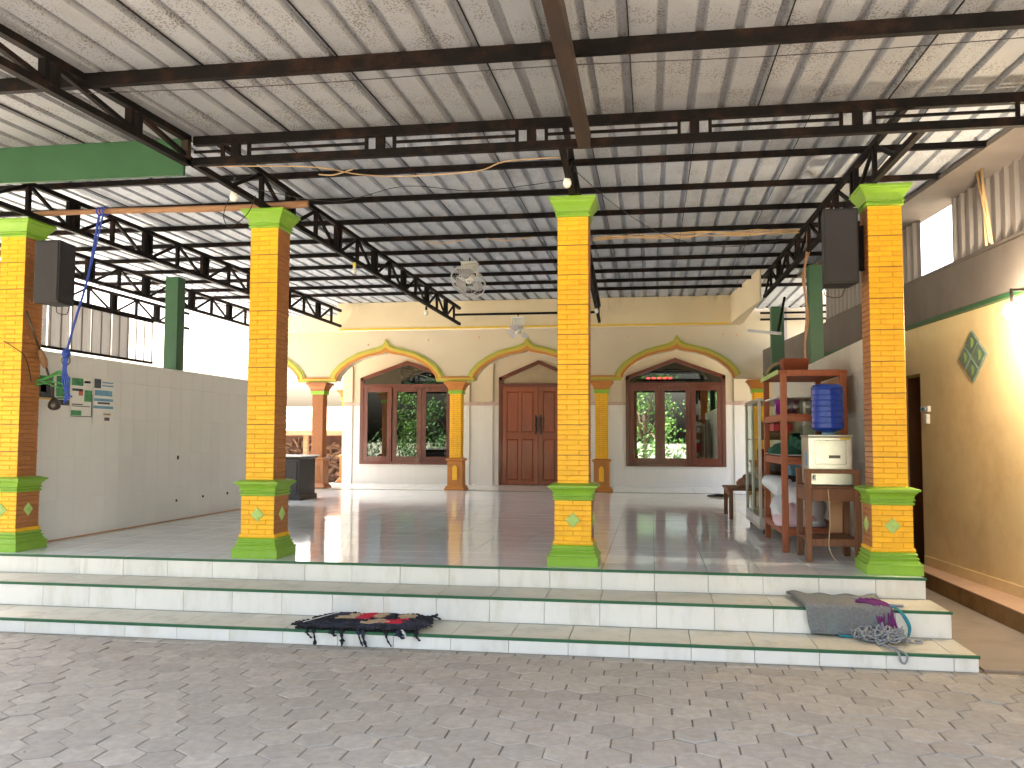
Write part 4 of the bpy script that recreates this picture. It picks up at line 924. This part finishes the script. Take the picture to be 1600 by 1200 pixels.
# ------------------------------------------------------------------ shelf with its load
SX0, SX1, SY0, SY1 = 4.77, 5.34, 1.16, 2.42
r = thing('wooden_shelf', ((SX0+SX1)/2, (SY0+SY1)/2, 0), 'tall orange brown wooden rack standing against the right half wall', 'shelf')
lw_ = .055
for x in (SX0, SX1-lw_):
    for y in (SY0, SY1-lw_): part(r, 'leg', B().box(x, x+lw_, y, y+lw_, 0, 1.6), 'shelf_wood', bev=.004)
zs_ = [.17, .80, 1.19]
for z in zs_:
    part(r, 'shelf_board', B().box(SX0+.01, SX1-.01, SY0+.012, SY1-.012, z+.031, z+.046), 'shelf_wood', bev=.002)
    part(r, 'front_rail', B().box(SX0+lw_, SX1-lw_, SY0+.006, SY0+.04, z-.02, z+.03), 'shelf_wood', bev=.003)
    part(r, 'side_rail', B().box(SX0+.006, SX0+.04, SY0+lw_, SY1-lw_, z-.02, z+.03), 'shelf_wood', bev=.003)
part(r, 'shelf_board', B().box(SX0+.01, SX1-.01, SY0+.02, SY1-.02, .86, .866), 'white_metal')
part(r, 'shelf_board', B().box(SX0+.01, SX1-.01, SY0+.3, SY1-.02, 1.395, 1.41), 'white_plastic')
part(r, 'top_rail', B().box(SX0+lw_, SX1-lw_, SY0+.006, SY0+.045, 1.575, 1.632), 'shelf_wood', bev=.003)
part(r, 'top_board', B().box(SX0-.015, SX1+.015, SY0+.045, SY1+.015, 1.6, 1.632), 'shelf_wood', bev=.003)
part(r, 'green_edge', B().box(SX0-.024, SX0-.014, SY0+.05, SY0+.72, 1.595, 1.637), 'pale_lime').name = 'edge_strip'
part(r, 'edge_strip', B().box(SX0-.024, SX0-.014, SY0+.74, SY1, 1.595, 1.637), 'pale_lime')
part(r, 'back_panel', B().box(SX1-.012, SX1-.004, SY0+.1, SY1-.1, 1.25, 1.58), 'brown_card')
part(r, 'back_rail', B().box(SX1-.05, SX1-.012, SY0+lw_, SY1-lw_, .48, .53), 'shelf_wood')
r = thing('purple_tub', (4.96, 2.1, 1.236), 'purple plastic tub on the upper shelf', 'tub')
part(r, 'tub', B().lathe([(.1, 0), (.12, .15), (.125, .152), (.118, .15), (.1, .01)], (4.95, 2.05, 1.238), 20), 'purple_plastic', smooth=True)
part(r, 'badge', B().lathe([(.04, 0), (.03, .004)], (4.845-.008, 2.03, 1.32), 12, 'X'), 'pink_bag')
names = ['nearest', 'second', 'third', 'fourth', 'fifth', 'sixth']
for k in range(6):
    x, y = 4.86+.085*(k % 5)+.02*(k//5), 1.28+.12*(k % 2)+.1*(k//5)
    single('drinking_glass', B().lathe([(.026, 0), (.036, .13), (.033, .13), (.024, .008)], (x, y, 1.238), 14), 'clear_glass', 'clear drinking glass on the upper shelf, one of a close cluster', 'glass', (x, y, 1.238), smooth=True, group='drinking glasses on the shelf')
single('red_box', B().box(4.8, 4.98, 1.9, 2.2, 1.09, 1.165), 'red_plastic', 'red plastic holder hung under the upper shelf', 'box', bev=.006)
# crumpled green cloth
def blob(cx, cy, cz, sx, sy, sz, seed, n=18, m=10, fold=.25):
    q = random.Random(seed); ph = [(q.uniform(0, 6.28), q.uniform(2, 6), q.uniform(1, 5)) for _ in range(5)]
    b = B(); P = []
    for j in range(m+1):
        t = j/m*math.pi/2
        for i in range(n):
            a = 2*math.pi*i/n
            k = 1+sum(fold/5*math.sin(p+f1*a+f2*t*2) for p, f1, f2 in [(x[0], round(x[1]), x[2]) for x in ph])
            P.append((cx+sx*k*math.cos(a)*math.cos(t), cy+sy*k*math.sin(a)*math.cos(t), cz+sz*(math.sin(t))*(1+.5*(k-1))))
    F = [(j*n+i, j*n+(i+1) % n, (j+1)*n+(i+1) % n, (j+1)*n+i) for j in range(m) for i in range(n)]+[tuple(range(n))[::-1]]
    return b.poly(P, F)
single('green_cloth', blob(5.03, 1.75, .868, .2, .5, .17, 4, fold=.6), 'green_cloth', 'crumpled dark green cloth heaped on the middle shelf', 'cloth', (5.03, 1.75, .868))
single('glass_box', B().box(5.1, 5.3, 1.3, 2.3, .9, 1.14), 'clear_glass', 'pale green glass sheet box behind the green cloth', 'box')
single('cooking_pan', B().lathe([(.12, 0), (.16, .07), (.155, .07), (.115, .006)], (5.06, 1.9, .85-.004), 18), 'black_plastic', 'black pan on the middle shelf under the green cloth', 'pan', smooth=True)
r = thing('plastic_bag', (5.0, 1.7, .218), 'big white and pink plastic bag on the bottom shelf', 'bag')
part(r, 'bag_body', blob(5.0, 1.7, .218, .24, .42, .36, 9, 24, 12, .35), 'white_bag', smooth=True)
part(r, 'bag_print', blob(4.93, 1.45, .22, .19, .2, .2, 12, 20, 10, .3), 'pink_bag', smooth=True)
part(r, 'bag_neck', B().tube(curve([(4.93, 1.8, .5), (4.84, 2.0, .56), (4.74, 2.12, .6)]), [.14-.0075*i for i in range(13)], 10), 'white_bag', smooth=True)
single('dark_tray', B().sq([(.17, 0), (.2, .05), (.19, .05), (.16, .01)], 5.08, 1.95, .6), 'black_plastic', 'dark plastic tray above the white bag', 'tray')
single('blue_basin', B().sq([(.13, 0), (.16, .12), (.152, .12), (.12, .01)], 5.1, 2.05, .62+.03), 'ink_blue', 'pale blue basin on the lower shelf', 'basin')
r = thing('terracotta_pot', (4.98, 1.95, 1.632), 'square terracotta pot on top of the rack', 'pot')
part(r, 'pot', B().sq([(.105, 0), (.125, .15), (.11, .15), (.09, .02)], 4.99, 1.8, 1.6325), 'terracotta', bev=.005)
part(r, 'soil', B().box(4.89, 5.09, 1.7, 1.9, 1.74, 1.76), 'bark')
r = thing('cloth_bundle', (4.88, 2.25, 1.632), 'dark green bundle with pale strap on the far end of the rack top', 'bundle')
part(r, 'shell', blob(4.88, 2.22, 1.633, .12, .14, .12, 3, fold=.2), 'dark_green', smooth=True)
part(r, 'strap', B().tube(curve([(4.77, 2.15, 1.66), (4.82, 2.12, 1.74), (4.9, 2.12, 1.77), (4.98, 2.12, 1.72)]), .014, 6), 'tan_cloth')
# ------------------------------------------------------------------ water stand
TX0, TX1, TY0, TY1 = 4.87, 5.31, .56, 1.04
r = thing('wooden_stand', ((TX0+TX1)/2, (TY0+TY1)/2, 0), 'worn brown wooden stand carrying the steel water box', 'stand')
for x in (TX0, TX1-.05):
    for y in (TY0, TY1-.05): part(r, 'leg', B().box(x, x+.05, y, y+.05, 0, .76), 'old_wood', bev=.004)
part(r, 'seat_rail', B().box(TX0+.05, TX1-.05, TY0+.006, TY0+.04, .5, .6), 'old_wood', bev=.003)
part(r, 'seat_rail', B().box(TX0+.006, TX0+.04, TY0+.05, TY1-.05, .5, .6), 'old_wood', bev=.003)
part(r, 'seat_board', B().box(TX0+.01, TX1-.01, TY0+.041, TY1-.01, .6, .622), 'old_wood', bev=.003)
part(r, 'guard_rail', B().box(TX0+.05, TX1-.05, TY0+.008, TY0+.035, .725, .76), 'old_wood', bev=.003)
part(r, 'lower_board', B().box(TX0+.01, TX1-.01, TY0+.03, TY1-.02, .17, .19), 'old_wood', bev=.003)
part(r, 'lower_rail', B().box(TX0+.05, TX1-.05, TY0+.008, TY0+.029, .13, .19), 'old_wood', bev=.003)
part(r, 'card_panel', B().box(TX1-.16, TX1-.06, TY1-.03, TY1-.02, .2, .5), 'brown_card')
r = thing('water_box', (5.09, .82, .622), 'square stainless steel water dispenser box on the wooden stand', 'dispenser')
part(r, 'box', B().box(4.91, 5.26, .615, .98, .624, 1.03), 'stainless', bev=.012)
part(r, 'lid', B().box(4.905, 5.265, .61, .985, 1.03, 1.045), 'stainless', bev=.005)
part(r, 'front_plate', B().box(4.96, 5.21, .606, .6145, .8, 1.0), 'stainless', bev=.004)
part(r, 'label_plate', B().box(5.07, 5.16, .6, .6055, .85, .875), 'iron')
part(r, 'sticker', B().box(5.16, 5.24, .6085, .6144, 1.005, 1.022), 'yellow_line')
part(r, 'side_label', B().box(4.9075, 4.9095, .68, .78, .78, .9), 'ink_blue')
part(r, 'tap', B().tube(curve([(4.95, .615, .7), (4.95, .58, .7), (4.95, .57, .67)]), .009, 8), 'white_metal', smooth=True)
r = thing('water_gallon', (5.1, .8, 1.045), 'blue ribbed water gallon upside down on the steel box', 'water bottle')
pf = [(.03, 0), (.034, .02)]
pf = [(.045, 0), (.045, .02), (.1, .035), (.128, .055)]
z = .06
for k in range(7): pf += [(.132, z), (.132, z+.034), (.127, z+.039), (.127, z+.043)]; z += .047
pf += [(.132, z), (.13, z+.015), (.115, z+.035), (.08, z+.042), (.02, z+.036)]
part(r, 'bottle', B().lathe(pf, (5.1, .79, 1.046), 36), 'blue_plastic', smooth=False)
part(r, 'neck_ring', B().lathe([(.05, 0), (.05, .018)], (5.1, .79, 1.0455), 20), 'cap_blue')
cable([(5.05, .56, .6), (5.06, .555, .35), (5.05, .56, .12), (5.1, .5, .01)], .004, 'beige_cable', 'thin pale cord hanging from the steel water box')
# ------------------------------------------------------------------ glass cabinet
GX0, GX1, GY0, GY1 = 4.74, 5.2, 2.62, 3.95
r = thing('glass_cabinet', ((GX0+GX1)/2, (GY0+GY1)/2, 0), 'low aluminium cabinet with glass doors behind the wooden rack', 'cabinet')
for x in (GX0, GX1-.03):
    for y in (GY0, (GY0+GY1)/2-.015, GY1-.03): part(r, 'post', B().box(x, x+.03, y, y+.03, .06, 1.44), 'aluminium')
for z in (.06, 1.41): part(r, 'frame_board', B().box(GX0-.004, GX1+.004, GY0-.004, GY1+.004, z, z+.035), 'aluminium', bev=.003)
part(r, 'base', B().box(GX0+.002, GX1-.002, GY0+.002, GY1-.002, .095, .18), 'white_metal')
for z in (.6, 1.0): part(r, 'shelf', B().box(GX0+.03, GX1-.03, GY0+.03, GY1-.03, z, z+.012), 'brown_card')
part(r, 'back', B().box(GX1-.03, GX1-.024, GY0+.03, GY1-.03, .18, 1.41), 'brown_card')
for y0, y1 in ((GY0+.03, (GY0+GY1)/2-.02), ((GY0+GY1)/2+.02, GY1-.03)):
    part(r, 'door_glass', B().box(GX0+.008, GX0+.013, y0, y1, .19, 1.40), 'clear_glass')
part(r, 'end_glass', B().box(GX0+.03, GX1-.03, GY0+.01, GY0+.015, .18, 1.41), 'clear_glass')
for x in (GX0+.04, GX1-.06):
    for y in (GY0+.04, GY1-.06): part(r, 'castor', B().lathe([(.03, 0), (.03, .025)], (x, y, .03), 12, 'X'), 'black_plastic')
for k in range(4):
    single('cabinet_parcel', B().box(4.86, 5.1, 2.8+.28*k, 3.0+.28*k, .613 if k % 2 else 1.013, .613+.16+.04*k if k % 2 else 1.013+.14+.03*k), ['brown_card', 'old_wood', 'tan_cloth', 'red_plastic'][k], ['brown parcel on the upper shelf inside the glass cabinet', 'dark wooden box on the lower shelf inside the glass cabinet', 'tan cloth pack on the upper shelf inside the glass cabinet', 'red box on the lower shelf inside the glass cabinet'][k], 'parcel', bev=.01)
# ------------------------------------------------------------------ bench with bundle
r = thing('small_bench', (4.75, 4.8, 0), 'low brown wooden bench beyond the glass cabinet', 'bench')
for x in (4.58, 4.95):
    for y in (4.4, 5.2): part(r, 'leg', B().box(x, x+.05, y, y+.05, 0, .36), 'old_wood', bev=.004)
part(r, 'seat', B().box(4.56, 5.02, 4.37, 5.28, .36, .39), 'old_wood', bev=.004)
part(r, 'apron', B().box(4.59, 4.61, 4.45, 5.2, .29, .36), 'old_wood')
single('sack', blob(4.86, 4.7, .391, .16, .24, .16, 21, fold=.4), 'old_wood', 'brown lumpy bundle lying on the low bench', 'bundle', smooth=True)
single('floor_cloth', blob(4.8, 8.9, .004, .2, .12, .04, 31, fold=.8), 'navy_cloth', 'dark blue cloth dropped on the floor by the green edging', 'cloth')
# ------------------------------------------------------------------ rag mats
q = random.Random(5)
def strip(root, pts, wdt, mat, thick=.008):
    P = curve(pts, 4); b = B(); n = len(P); V = []
    for i, p in enumerate(P):
        d = (P[min(i+1, n-1)]-P[max(i-1, 0)]).normalized(); s = d.cross(Vector((0, 0, 1)))
        s = s.normalized() if s.length > .1 else Vector((1, 0, 0))
        nn = s.cross(d).normalized(); ww = wdt*(.8+.35*math.sin(i*1.7+p.x*40))
        V += [p-s*ww/2, p+nn*thick, p+s*ww/2, p-nn*thick*.3]
    F = []
    for i in range(n-1):
        for j in range(4): F.append((i*4+j, i*4+(j+1) % 4, (i+1)*4+(j+1) % 4, (i+1)*4+j))
    F += [(3, 2, 1, 0), (n*4-4, n*4-3, n*4-2, n*4-1)]
    b.poly([tuple(v) for v in V], F); return part(root, 'rag_strip', b, mat, smooth=True)
r = thing('rag_mat', (1.58, -.85, ZB), 'black braided rag mat with two red patches on the lowest step', 'mat', 'rag mats on the steps')
X0, X1, Y0, Y1 = 1.13, 2.02, -1.13, -.56
part(r, 'backing', B().poly([(X0+.02, Y0+.02, ZB+.006), (X1-.02, Y0+.02, ZB+.006), (X1-.04, Y1-.03, ZB+.006), (X0+.12, Y1-.03, ZB+.006), (X0+.02, Y0+.02, ZB+.018), (X1-.02, Y0+.02, ZB+.018), (X1-.04, Y1-.03, ZB+.018), (X0+.12, Y1-.03, ZB+.018)], [(4, 5, 6, 7), (0, 1, 5, 4), (1, 2, 6, 5), (2, 3, 7, 6), (3, 0, 4, 7)]), 'black_cloth')
rows = 17
for k in range(rows):
    t = k/(rows-1); y = Y0+(Y1-Y0)*t; xs0 = X0+.15*t+q.uniform(-.02, .02); xs1 = X1+.03*math.sin(t*3)+q.uniform(-.03, .03)
    mats = 'navy_cloth' if k % 2 else 'black_cloth'
    segs = [(0, 1, mats)]
    if 4 <= k <= 7: segs = [(0, .47, 'black_cloth'), (.47, .66, 'tan_cloth'), (.66, .8, 'red_cloth'), (.8, 1, 'navy_cloth')]
    if 8 <= k <= 9: segs = [(0, .18, 'black_cloth'), (.18, .36, 'tan_cloth'), (.36, .47, 'red_cloth'), (.47, .7, 'black_cloth'), (.7, .82, 'red_cloth'), (.82, 1, 'black_cloth')]
    if 10 <= k <= 13: segs = [(0, .24, 'navy_cloth'), (.24, .34, 'tan_cloth'), (.34, .46, 'red_cloth'), (.46, .58, 'tan_cloth'), (.58, .7, 'black_cloth'), (.7, .86, 'tan_cloth'), (.86, 1, 'black_cloth')]
    for (a, b_, m) in segs:
        xa, xb = xs0+(xs1-xs0)*a, xs0+(xs1-xs0)*b_
        n = max(3, int((xb-xa)/.05)+1)
        pts = [(xa+(xb-xa)*i/(n-1), y+q.uniform(-.008, .008), ZB+.022+q.uniform(0, .014)) for i in range(n)]
        strip(r, pts, .045, m, .013)
for (x, ln, wd, m) in ((1.24, .05, .03, 'black_cloth'), (1.29, .1, .028, 'black_cloth'), (1.42, .03, .05, 'black_cloth'), (1.49, .098, .045, 'black_cloth'), (1.615, .09, .03, 'navy_cloth'), (1.645, .1, .045, 'navy_cloth'), (1.81, .085, .028, 'black_cloth'), (1.9, .03, .06, 'navy_cloth'), (2.02, .04, .04, 'black_cloth')):
    e = ZB-ln
    strip(r, [(x, -1.06, ZB+.03), (x+.004, -1.115, ZB+.022), (x+.008, -1.132, ZB-.01), (x+.016, -1.134, e*.5+ZB*.5), (x+q.uniform(.01, .05), -1.138, max(e, GZ+.006))], wd, m, .006)
strip(r, [(1.3, -.6, ZB+.03), (1.31, -.58, ZB+.07), (1.325, -.57, ZB+.1)], .02, 'black_cloth', .005)
strip(r, [(1.2, -1.08, ZB+.045), (1.24, -.95, ZB+.045), (1.29, -.8, ZB+.045), (1.33, -.7, ZB+.045)], .014, 'paper', .004)
strip(r, [(1.93, -1.13, ZB+.03), (1.95, -1.137, ZB+.005), (1.96, -1.138, ZB-.02)], .04, 'paper', .004)
for k in range(12):
    x, y = X1+q.uniform(-.03, .05), q.uniform(Y0+.05, Y1); strip(r, [(x-.04, y, ZB+.03), (x, y+q.uniform(-.02, .02), ZB+.035), (x+.04, y+q.uniform(-.04, .04), ZB+.02)], .02, 'black_cloth', .006)
# grey mat over the step edge
r = thing('grey_mat', (4.95, -.5, ZA), 'grey knitted mat with loose yarn hanging over the step edge at the right', 'mat', 'rag mats on the steps')
prof = [(-.2, ZA+.012), (-.3, ZA+.014), (-.42, ZA+.012), (-.54, ZA+.014), (-.635, ZA+.018), (-.662, ZA+.006), (-.667, ZA-.03), (-.669, ZA-.08), (-.672, ZA-.125), (-.68, ZA-.158), (-.7, ZB+.012)]
nx = 26; P = []; m = len(prof)
for j, (y, z) in enumerate(prof):
    for i in range(nx+1):
        s = i/nx; xl = 4.60+.09*(j/(m-1))**.7; xr = 5.22-.02*(j/(m-1))
        P.append((xl+(xr-xl)*s+q.uniform(-.004, .004), y-(.006*math.sin(s*17+j) if j > 4 else 0)-(.0 if j > 4 else .0), z+(.007*math.sin(s*21+j*1.3)+.012*max(0, math.sin(s*6+1))**2 if j < 4 else 0)))
n = nx+1
F = [(j*n+i, j*n+i+1, (j+1)*n+i+1, (j+1)*n+i) for j in range(m-1) for i in range(nx)]
o = part(r, 'knitted_sheet', B().poly(P, F), 'grey_cloth', smooth=True); so_ = o.modifiers.new('thick', 'SOLIDIFY'); so_.thickness = .014; so_.offset = 1
for k in range(30):
    pts = []; cx, cy = q.uniform(4.98, 5.22), q.uniform(-.9, -.72)
    for i in range(9):
        a = i*q.uniform(.7, 1.1)+k; rr = q.uniform(.03, .09); pts.append((cx+rr*math.cos(a), min(-.70, cy+rr*.7*math.sin(a)), ZB+.012+abs(q.gauss(0, .04))))
    part(r, 'grey_yarn', B().tube(curve(pts, 4), .0055, 5), 'grey_yarn', smooth=True)
for k in range(9):
    x = 5.12+.013*k
    part(r, 'purple_yarn', B().tube(curve([(x-.1, -.5, ZA+.03+.01*(k % 3)), (x-.02, -.62, ZA+.035), (x+q.uniform(-.02, .03), -.676, ZA-.02), (x+q.uniform(-.01, .04), -.69, ZA-.11-.012*(k % 4))]), .008, 5), 'purple_yarn', smooth=True)
for k in range(3):
    part(r, 'teal_yarn', B().tube(curve([(5.16, -.6, ZA+.03), (5.25, -.665, ZA+.018), (5.29+.006*k, -.69, ZA-.04), (5.315+.004*k, -.7, ZA-.1), (5.3, -.72, ZB+.02), (5.24, -.74, ZB+.016), (5.17, -.7, ZB+.05), (5.13, -.685, ZA-.08)]), .008, 5), 'teal_yarn', smooth=True)
part(r, 'teal_yarn', B().tube(curve([(4.86, -.71, ZB+.012), (4.93, -.73, ZB+.012), (5.02, -.74, ZB+.014)]), .009, 5), 'teal_yarn', smooth=True)
part(r, 'purple_yarn', B().tube(curve([(5.02, -.42, ZA+.04), (5.12, -.47, ZA+.03), (5.24, -.5, ZA+.012), (5.33, -.52, ZA+.011)]), .01, 5), 'grey_yarn', smooth=True)
part(r, 'grey_yarn', B().tube(curve([(5.08, -.9, ZB+.012), (5.1, -1.0, ZB+.012), (5.12, -1.09, ZB+.012), (5.135, -1.124, ZB+.002), (5.15, -1.13, ZB-.05), (5.175, -1.13, ZB-.055), (5.185, -1.126, ZB-.01), (5.15, -1.08, ZB+.012), (5.12, -.95, ZB+.014)]), .007, 6), 'grey_yarn', smooth=True)
part(r, 'grey_yarn', B().tube(curve([(5.2, -.82, ZB+.01), (5.3, -.86, ZB+.01), (5.36, -.83, ZB+.01), (5.33, -.78, ZB+.01), (5.45, -.72, ZB+.01)]), .006, 6), 'grey_yarn', smooth=True)

# ------------------------------------------------------------------ sunny back left: shed, firewood, plants
r = thing('open_shed', (-7, 19, GZ), 'low brown tiled shed roof behind the porch at the back left', 'shed')
part(r, 'roof', B().poly([(-11, 16.6, 1.13), (-4.3, 16.6, 1.13), (-4.3, 21.5, 2.0), (-11, 21.5, 2.0), (-11, 16.6, 1.21), (-4.3, 16.6, 1.21), (-4.3, 21.5, 2.08), (-11, 21.5, 2.08)], [(3, 2, 1, 0), (4, 5, 6, 7), (0, 1, 5, 4), (1, 2, 6, 5), (3, 0, 4, 7)]), 'roof_tile')
part(r, 'eave_beam', B().box(-11, -4.3, 16.45, 16.58, 1.08, 1.22), 'log_wood')
for x in (-10.5, -8.2, -6.1, -4.4): part(r, 'post', B().box(x, x+.12, 16.62, 16.74, GZ, 1.12), 'log_wood')
part(r, 'strut', B().bar((-8.1, 16.4, 1.72), (-6.9, 16.4, 1.15), .08, .1), 'log_wood')
part(r, 'back_wall', B().box(-11, -4.3, 21.3, 21.5, GZ, 2.0), 'roof_tile')
b = B(); q = random.Random(11)
for k in range(420):
    x = q.uniform(-10, -4.2); h = 1.35*(1-abs((x+7)/4.2)**2); z = GZ+q.uniform(.02, max(.1, h)); y = 17.6+.6*q.random()+.3*(z-GZ)
    d = Vector((q.gauss(0, 1), q.gauss(0, .6), q.gauss(0, .45))).normalized(); L = q.uniform(.2, .5); c = Vector((x, y, z))
    b.tube([c-d*L/2, c+d*L/2], q.uniform(.035, .075), 6)
single('firewood_heap', b, 'firewood_mat', 'heap of chopped firewood under the shed at the back left', 'firewood', kind='stuff')
r = thing('broad_leaf_plant', (-6.2, 15.6, GZ), 'sunlit broad leaved plant in front of the firewood heap', 'plant')
for k in range(9):
    a = k*.7; c = Vector((-6.2, 15.6, GZ)); d = Vector((math.cos(a), math.sin(a), 0)); h = .75+.35*q.random()
    P = []
    for j in range(6):
        t = j/5; p = c+d*(.55*t)+Vector((0, 0, h*(1.5*t-.65*t*t))); ww = .14*math.sin(math.pi*(.12+.88*t)); s = Vector((-d.y, d.x, 0))
        P += [p-s*ww, p+Vector((0, 0, -.02)), p+s*ww]
    part(r, 'leaf', B().poly([tuple(v) for v in P], [(j*3+i, j*3+i+1, j*3+i+4, j*3+i+3) for j in range(5) for i in range(2)]), 'leaf_light')
# ------------------------------------------------------------------ trees across the yard (mirrored in the panes)
def tree(x, y, h, rad, label, mat, seed, low):
    q = random.Random(seed); r = thing('leafy_tree', (x, y, GZ), label, 'tree', 'trees across the yard')
    tb = B(); tb.tube([(x, y, GZ), (x+.1, y, GZ+h*.25), (x-.05, y+.1, GZ+h*.5)], [.16, .12, .08], 8)
    cl = []
    for k in range(7):
        a = k*.9+q.random(); e = Vector((x+rad*.6*math.cos(a), y+rad*.6*math.sin(a), GZ+h*q.uniform(low, .9))); tb.tube([(x, y, GZ+h*.22), (Vector((x, y, GZ+h*.4))+e)/2, e], [.07, .05, .02], 6); cl.append(e)
    part(r, 'trunk', tb, 'bark', smooth=True)
    cb = B(); V = []; F = []
    for k in range(40): cl.append(Vector((x+q.gauss(0, rad*.45), y+q.gauss(0, rad*.45), GZ+h*q.uniform(low, 1))))
    for k in range(3600):
        c = q.choice(cl)+Vector((q.gauss(0, .3), q.gauss(0, .3), q.gauss(0, .25))); n = Vector((q.gauss(0, 1), q.gauss(0, 1), q.gauss(.6, 1))).normalized(); u = n.orthogonal().normalized(); v = n.cross(u); s = q.uniform(.06, .13); i = len(V)
        V += [c-u*s, c-v*s*.5, c+u*s, c+v*s*.5]; F.append((i, i+1, i+2, i+3))
    cb.v = [tuple(p) for p in V]; cb.f = F
    part(r, 'crown', cb, mat)
tree(-1.5, -19, 5.5, 2.2, 'bushy green tree across the yard, farthest left as mirrored in the panes', 'leaf', 1, .15)
tree(3.2, -21, 6, 2.5, 'wide green tree straight across the yard behind the viewer', 'leaf_light', 2, .12)
tree(8.0, -18, 5, 2.1, 'green tree across the yard towards the right passage', 'leaf', 3, .15)
tree(12.5, -21, 6, 2.4, 'pale green tree at the far right across the yard', 'leaf_light', 4, .15)

tree(-7.5, -18, 5.5, 2.3, 'green tree far to the left across the yard', 'leaf', 5, .1)
tree(-12, -20, 6, 2.5, 'pale green tree at the far left across the yard', 'leaf_light', 6, .1)
b = B(); q = random.Random(77)
for k in range(9000):
    c = Vector((q.uniform(-16, 16), -15.5+q.gauss(0, .35), GZ+abs(q.gauss(0, .75)))); n = Vector((q.gauss(0, 1), q.gauss(.4, 1), q.gauss(.4, 1))).normalized(); u = n.orthogonal().normalized(); v = n.cross(u); z = q.uniform(.06, .12); i = len(b.v)
    b.v += [tuple(c-u*z), tuple(c-v*z*.5), tuple(c+u*z), tuple(c+v*z*.5)]; b.f.append((i, i+1, i+2, i+3))
single('hedge', b, 'leaf', 'loose green hedge along the far side of the yard', 'hedge', kind='stuff')
b = B(); q = random.Random(78)
for k in range(7000):
    c = Vector((-36+q.gauss(0, 1.2), q.uniform(-30, 75), GZ+q.random()**1.3*4.2*(.7+.3*math.sin(k*.37)))); n = Vector((q.gauss(1, 1), q.gauss(0, 1), q.gauss(.4, 1))).normalized(); u = n.orthogonal().normalized(); v = n.cross(u); z = q.uniform(.25, .55); i = len(b.v)
    b.v += [tuple(c-u*z), tuple(c-v*z*.6), tuple(c+u*z), tuple(c+v*z*.6)]; b.f.append((i, i+1, i+2, i+3))
single('far_thicket', b, 'leaf', 'far green thicket beyond the added pale ground on the left', 'thicket', kind='stuff')
